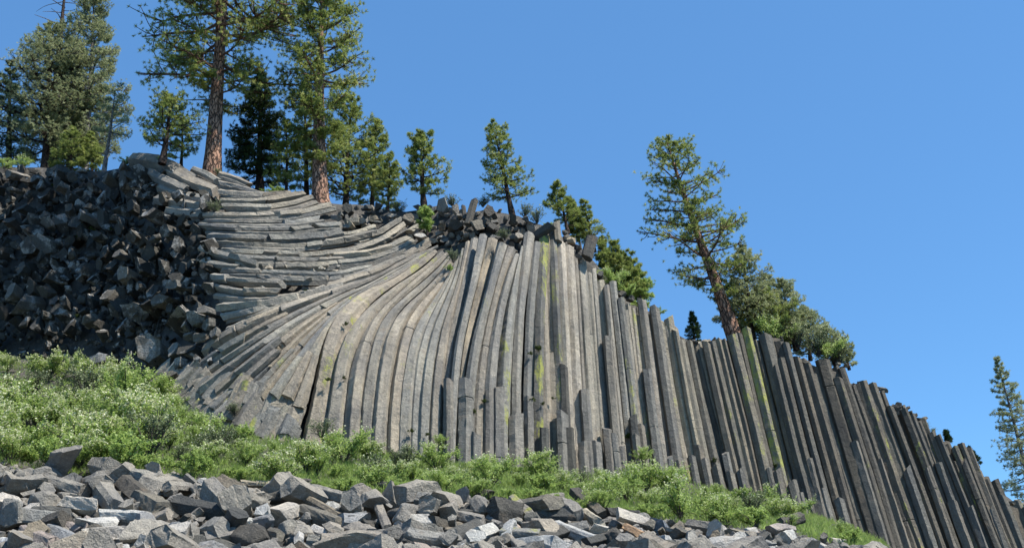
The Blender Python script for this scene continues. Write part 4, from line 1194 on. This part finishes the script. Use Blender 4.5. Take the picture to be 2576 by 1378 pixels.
for n_, (bs, tp, w_, mt, lab) in enumerate([((1848, 838), (1846, 700), 52, M_GREY, 'grey-green pine hugging the foot of the leaning trunk'), ((1945, 864), (1925, 690), 50, M_GREY, 'grey-green pine between the round pine and the second one'),
                                            ((2038, 898), (2022, 775), 56, M_GREY, 'low broad pine right of the second grey-green one'), ((1985, 872), (1992, 790), 50, M_NEEDLE, 'low olive pine in front of the second grey-green one'),
                                            ((1528, 715), (1512, 598), 34, M_NEEDLE, 'olive pine at the left of the crest thicket'), ((1590, 772), (1566, 676), 40, M_NEEDLE, 'low olive pine in front of the dark thicket pine'),
                                            ((1455, 600), (1440, 508), 34, M_NEEDLE, 'low olive pine between the short pine and the spiky fir'), ((975, 532), (982, 388), 46, M_NEEDLE, 'low olive pine left of the open bushy pine'),
                                            ((720, 492), (722, 300), 50, M_NEEDLE, 'olive pine peeping out right of the dark fir')]):
    make_tree(lab, bs, tp, Ysurf(*bs) + 2.5, 9, [(0, w_ * .8), (0.25, w_), (0.6, w_ * .75), (0.85, w_ * .4), (1, 6)], needles=mt, seed=80 + n_, nlimb=42, tufts=32, tuft=8.5, crown0=0.04, droop=(0.0, 0.75))
make_tree('distant grey-green pine at the right edge, leaning to the left', (2620, 1330), (2505, 893), 90.0, 14, [(0, 10), (0.2, 60), (0.4, 62), (0.6, 48), (0.8, 26), (1, 4)], needles=M_GREY, bark=M_PALEBARK, seed=49, nlimb=80, tufts=34, tuft=8, crown0=0.16, droop=(-0.35, 0.5), K=9)
make_tree('tiny dark fir tip on the right crest', (2388, 1115), (2378, 1082), 48.0, 4, [(0, 10), (0.5, 8), (1, 2)], name='fir_tree', needles=M_FIR, seed=50, nlimb=20, tufts=10, tuft=7, crown0=0.05)
make_tree('tiny dark fir tip low on the right crest', (2462, 1172), (2436, 1124), 48.0, 4, [(0, 14), (0.5, 9), (1, 2)], name='fir_tree', needles=M_FIR, seed=51, nlimb=22, tufts=10, tuft=7, crown0=0.05)


# ---------------------------------------------------------------- shrubs
def shrub_meshes(seed, Hh, R, nl, leafm, leaf=0.05, bloom=0, stems=13, name='shrub'):
    rng = np.random.default_rng(seed)
    st, C, T = [], [], []
    for _ in range(stems):
        a, lean = rng.uniform(0, 6.28), rng.uniform(0.15, 1.0)
        tip = np.array((math.cos(a) * R * lean, math.sin(a) * R * lean, Hh * rng.uniform(0.65, 1.05) * (1 - 0.35 * lean ** 2)))
        s = np.linspace(0, 1, 5)[:, None]
        pth = tip * s + np.array((0, 0, 1)) * np.sin(s * math.pi) * Hh * 0.12 + rng.normal(0, 0.03, (5, 3)) * s
        st.append(tube(pth, np.linspace(0.020, 0.006, 5), 3))
        nw = max(1, nl // stems // 14)
        for _w in range(nw):                               # side twigs that carry the leaves in sprays
            u = rng.uniform(0.25, 1.0)
            o = np.array([np.interp(u, s[:, 0], pth[:, j]) for j in range(3)])
            d = unit(rng.normal(0, 1, 3) + np.array((0, 0, 0.75))) * rng.uniform(0.12, 0.34) * Hh
            C.append(o + np.outer(rng.uniform(0.1, 1.0, 14), d) + rng.normal(0, 0.035, (14, 3)) * Hh)
            T.append(np.clip(np.full(14, rng.uniform(0.1, 0.95)) + rng.normal(0, 0.12, 14), 0, 1))
            if rng.random() < 0.16:
                st.append(tube([o, o + d * 0.6, o + d], [0.006, 0.004, 0.003], 3))
    C, T = np.vstack(C), np.concatenate(T)
    C[:, 2] = np.abs(C[:, 2])
    lt = leaf_tris(C, rng.uniform(0.6, 1.2, len(C)) * leaf, rng)
    out = {'foliage': tri_mesh(name + '_foliage', lt, leafm, np.concatenate([T, T]))}
    V, Fc, uv = merge(st)
    me = bpy.data.meshes.new(name + '_stem')
    me.from_pydata(V.tolist(), [], Fc)
    me.uv_layers.new(name='UVMap').data.foreach_set('uv', np.asarray(uv, np.float32).ravel())
    me.materials.append(M_TWIG)
    out['stem'] = me
    if bloom:
        z = C[:, 2] / Hh + rng.normal(0, 0.15, len(C))
        top = C[np.argsort(-z)[: bloom * 3]]
        c = top[rng.choice(len(top), bloom, replace=False)]
        c = np.repeat(c, 3, 0) + rng.normal(0, 0.014, (bloom * 3, 3)) + np.array((0, 0, 0.03))
        bt = leaf_tris(c, rng.uniform(0.015, 0.028, len(c)), rng, 0.6, 0.9)
        out['blossom'] = tri_mesh(name + '_blossom', bt, M_BLOOM, np.tile(rng.uniform(0, 1, len(c)), 2))
    return out


KINDS_ = {
    'bloom': [shrub_meshes(4000 + k, 1.0, 0.95, 4200, M_SHRUB, 0.031, 560) for k in range(4)],
    'green': [shrub_meshes(4100 + k, 1.0, 0.95, 3900, M_SHRUB, 0.032, 90) for k in range(4)],
    'low': [shrub_meshes(4200 + k, 0.6, 0.9, 4200, M_SHRUB, 0.030, 0) for k in range(3)],
    'grey': [shrub_meshes(4300 + k, 1.0, 0.7, 1900, M_SAGE, 0.030, 30, 24) for k in range(3)],
    'moss': [shrub_meshes(4400 + k, 0.5, 0.35, 1100, M_MOSS, 0.035, 0, 8) for k in range(2)],
}
LOOKS = {'bloom': 'cream-flowered shrub', 'green': 'leafy green shrub', 'low': 'low yellow-green shrub', 'grey': 'twiggy grey-green shrub', 'moss': 'dark moss clump'}


def shrub(kind, loc, s, label, group, name='shrub', cat='shrub', sz=None):
    ms = RND.choice(KINDS_[kind])
    root = empty(name, loc)
    root.rotation_euler = (0, 0, RND.uniform(0, 6.28))
    root.scale = (s, s, s * (sz or RND.uniform(0.8, 1.1)))
    for nm, me in ms.items():
        if kind == 'moss' and nm == 'stem':
            continue
        link(nm, me, root)
    return tag(root, label, cat, group)


ZONES = [(-400, 'outside the left edge'), (60, 'at the left edge'), (190, 'above the pale hollow block'), (330, 'below the dark hollow'), (460, 'left of the fan'), (600, 'under the fan tip'),
         (740, 'above the rounded boulder'), (880, 'under the middle of the fan'), (1010, 'under the grey fan columns'), (1120, 'below the dark crack'), (1230, 'above the six-sided grey block'), (1350, 'below the yellow-streaked columns'), (1480, 'above the leaning dark piece'),
         (1620, 'under the pale columns'), (1760, 'under the row of short stumps'), (1900, 'below the yellow-green column'), (2040, 'at the right end of the thicket'), (2200, 'at the far right')]
rows_ = (0.02, 0.16, 0.32, 0.50, 0.68, 0.86)
ROWW = ('at the rubble edge', 'behind the rubble edge', 'in the lower half', 'in the upper half', 'near the rock', 'against the rock')
count = 0
for ri, s_ in enumerate(rows_):
    gx = -330 + 40 * (ri % 2)
    while gx < 2420:
        x = gx + RND.uniform(-26, 26)
        s = min(1.0, max(0, s_ + RND.uniform(-0.05, 0.05)))
        wide = talus_top(x) - cliff_base(x)
        gx += 60
        if wide < 150 and ri % 2 == 1:
            continue
        if x > 2160 or (x > 520 and ri == 5 and RND.random() < 0.5):
            continue
        if x > 2000 and ri > 2:
            continue
        if x > 2000 and RND.random() < 0.35:
            continue
        u = RND.random()
        if x < 520:
            kind = 'bloom' if u < 0.62 else ('green' if u < 0.85 else ('grey' if u < 0.93 else 'low'))
        elif x < 1200:
            kind = 'bloom' if u < 0.20 else ('green' if u < 0.66 else ('grey' if u < 0.86 else 'low'))
        else:
            kind = 'bloom' if u < 0.15 else ('green' if u < 0.62 else ('grey' if u < 0.84 else 'low'))
        if ri == 0 and u > 0.5:
            kind = 'low'
        p = bank_at(x, s)
        zone = min(ZONES, key=lambda z: abs(z[0] - x))[1]
        shrub(kind, p, RND.choice((0.6, 0.8, 1.0, 1.2)) * (1.4 if x < 420 else (0.92 if ri < 4 else RND.choice((0.6, 0.7, 1.15)))), '%s %s, %s' % (LOOKS[kind], ROWW[ri], zone), 'shrubs of the thicket below the cliff')
        count += 1
print('thicket', count)
# grass and leaf litter between the shrubs
c_, t_ = [], []
for _ in range(22000):
    x = RND.uniform(-400, 2230)
    p = bank_at(x, RND.uniform(-0.02, 0.95))
    c_.append(p)
c_ = np.array(c_) + NPR.normal(0, 0.05, (len(c_), 3))
gt = tuft_tris(c_, np.tile((0.0, 0.0, 1.0), (len(c_), 1)), NPR.uniform(0.10, 0.30, len(c_)), 6, NPR, 0.45, 0.045)
gr = link('grass', tri_mesh('grass', gt, M_SHRUB, np.repeat(NPR.uniform(0, 0.8, len(c_)), 6)))
tag(gr, 'short yellow-green grass between the shrubs of the bank', None, None, 'stuff')
# single plants on the rock
for kind, x, y, s, dy, lab in [
        ('grey', 540, 537, 0.75, -0.3, 'round grey shrub growing on the level columns'), ('low', 640, 512, 0.28, 0.0, 'small green cushion between two level columns'), ('grey', 1270, 603, 0.62, -0.5, 'round grey-green bush on the crest over the upright columns'),
        ('grey', 1140, 662, 0.62, -0.5, 'bush clinging to the head of the fan'), ('low', 1132, 682, 0.4, -0.5, 'small bright bush hanging below the clinging one'), ('low', 1620, 775, 0.8, 0.5, 'yellow-green bush draped over the crest below the thicket'), ('low', 1655, 792, 0.6, 0.5, 'yellow-green bush lowest on the draped crest'),
        ('grey', 1000, 545, 0.9, 1.6, 'pale-leaved low bush right of the dark crest blocks'), ('grey', 1140, 522, 0.9, 2.2, 'pale-leaved low bush behind the flat-sided block'), ('grey', 1215, 522, 0.8, 2.2, 'pale-leaved low bush behind the leaning stump'), ('grey', 1320, 548, 0.8, 2.0, 'pale-leaved low bush behind the slender pine'),
        ('grey', 2010, 880, 1.5, 1.0, 'pale-leaved bush at the left of the right crest'), ('grey', 2060, 898, 1.5, 1.0, 'pale-leaved bush in the middle of the right crest'), ('grey', 2110, 922, 1.4, 1.0, 'pale-leaved bush at the end of the right crest'),
        ('green', 1950, 864, 1.4, 0.9, 'green bush at the foot of the grey-green pines'), ('green', 2085, 908, 1.4, 0.9, 'green bush right of the middle pale-leaved one'), ('green', 1540, 725, 1.1, 0.8, 'bright bush spilling over the crest under the thicket'), ('low', 1580, 748, 1.1, 0.6, 'low bright bush below the spilling one'),
        ('grey', 1350, 566, 0.8, 1.4, 'pale-leaved low bush left of the short pine'), ('low', 1385, 582, 0.7, 1.2, 'small low bush under the short pine'), ('grey', 2328, 1080, 0.5, 1.0, 'small pale bush halfway down the right crest'), ('grey', 2350, 1095, 0.4, 1.0, 'smaller pale bush halfway down the right crest'), ('green', 10, 425, 0.9, 0.4, 'green bush on the crest at the left edge'), ('green', 55, 425, 0.8, 0.4, 'green bush second from the left on the crest'),
        ('low', 320, 415, 0.7, 0.8, 'thin pale green bush left of the rocky knob'), ('low', 690, 490, 0.7, 0.5, 'green low bush under the dark fir'), ('low', 745, 495, 0.5, 0.4, 'green low bush left of the second big trunk'), ('grey', 548, 445, 0.5, 0.4, 'dry bush at the foot of the first big trunk'),
        ('grey', 590, 1045, 0.55, -0.5, 'grey-green bush at the broken foot of the fan'), ('grey', 810, 1105, 0.9, -0.8, 'tall grey-green bush in front of the fan foot'),
        ('green', 1108, 1120, 0.5, -0.5, 'green creeper at the foot of the dark crack'), ('green', 1620, 1165, 0.7, -1.3, 'bright bush among the short stumps')]:
    Yp = Ysurf(x, y) + dy
    shrub(kind, at(x, y, Yp), s, lab, 'single plants on the rock')
make_tree('bright young pine growing among the crest blocks above the fan', (1075, 588), (1070, 522), 48.4, 5, [(0, 14), (0.3, 22), (0.7, 18), (1, 6)], needles=M_SHRUB, seed=61, nlimb=26, tufts=22, tuft=9, crown0=0.1, droop=(0.2, 0.9))
for n_, (x, y, s, lab) in enumerate([(1357, 880, 0.75, 'dark moss clump high on the yellow-streaked columns'), (1335, 890, 0.45, 'brown moss clump left of the highest one'), (1192, 1040, 0.6, 'moss clump on the broad stump right of the dark crack'), (1340, 1010, 0.6, 'moss clump halfway down the streaked columns'),
                                     (1365, 1015, 0.4, 'small moss clump right of the halfway one'), (1393, 1000, 0.4, 'moss clump beside the dark narrow stump'), (1035, 1085, 0.5, 'moss clump at the foot of the grey fan columns'), (1076, 1092, 0.35, 'small moss clump at the foot right of the fan'),
                                     (868, 815, 0.5, 'moss tuft at the end of the shadowed groove'), (826, 955, 0.45, 'moss tuft in the broken fan'), (866, 950, 0.4, 'moss tuft right of the broken fan'), (1578, 1100, 0.7, 'yellow-brown moss on the short stumps'), (1220, 1010, 0.5, 'rusty moss in the crack left of the wide stump'),
                                     (1952, 1172, 0.5, 'moss on the stump under the yellow-green column'), (1795, 1160, 0.6, 'green moss on the stumps under the dark columns'), (195, 795, 0.55, 'bright moss on the dark cliff ledge'), (230, 575, 0.6, 'mossy ledge tuft on the dark cliff'), (195, 595, 0.5, 'mossy ledge tuft left on the dark cliff'),
                                     (280, 575, 0.5, 'mossy ledge tuft right on the dark cliff'), (130, 465, 0.5, 'moss near the top of the dark cliff'), (770, 730, 0.4, 'moss in the hollow under the level columns')]):
    shrub('moss', at(x, y + 6, Ysurf(x, y) - 0.24), s * 0.9, lab, 'moss clumps on the cliff', 'moss_clump', 'moss')

# ---------------------------------------------------------------- look-alikes that ended up with one label: say which is which, from left to right
same = {}
for o in scene.objects:
    if o.parent is None and o.get('label') and o.get('category'):
        same.setdefault(o['label'], []).append(o)
for lab, obs in same.items():
    if len(obs) < 2:
        continue
    obs.sort(key=lambda o: o.location.x / max(o.location.y, 1.0))
    for n_, o in enumerate(obs):
        if len(obs) == 2:
            which = ('left one', 'right one')[n_]
        elif len(obs) == 3:
            which = ('left one', 'middle one', 'right one')[n_]
        else:
            which = ('first', 'second', 'third', 'fourth', 'fifth', 'sixth', 'seventh', 'eighth', 'ninth')[min(n_, 8)] + ' from left'
        o['label'] = ' '.join((lab + ', ' + which).split())
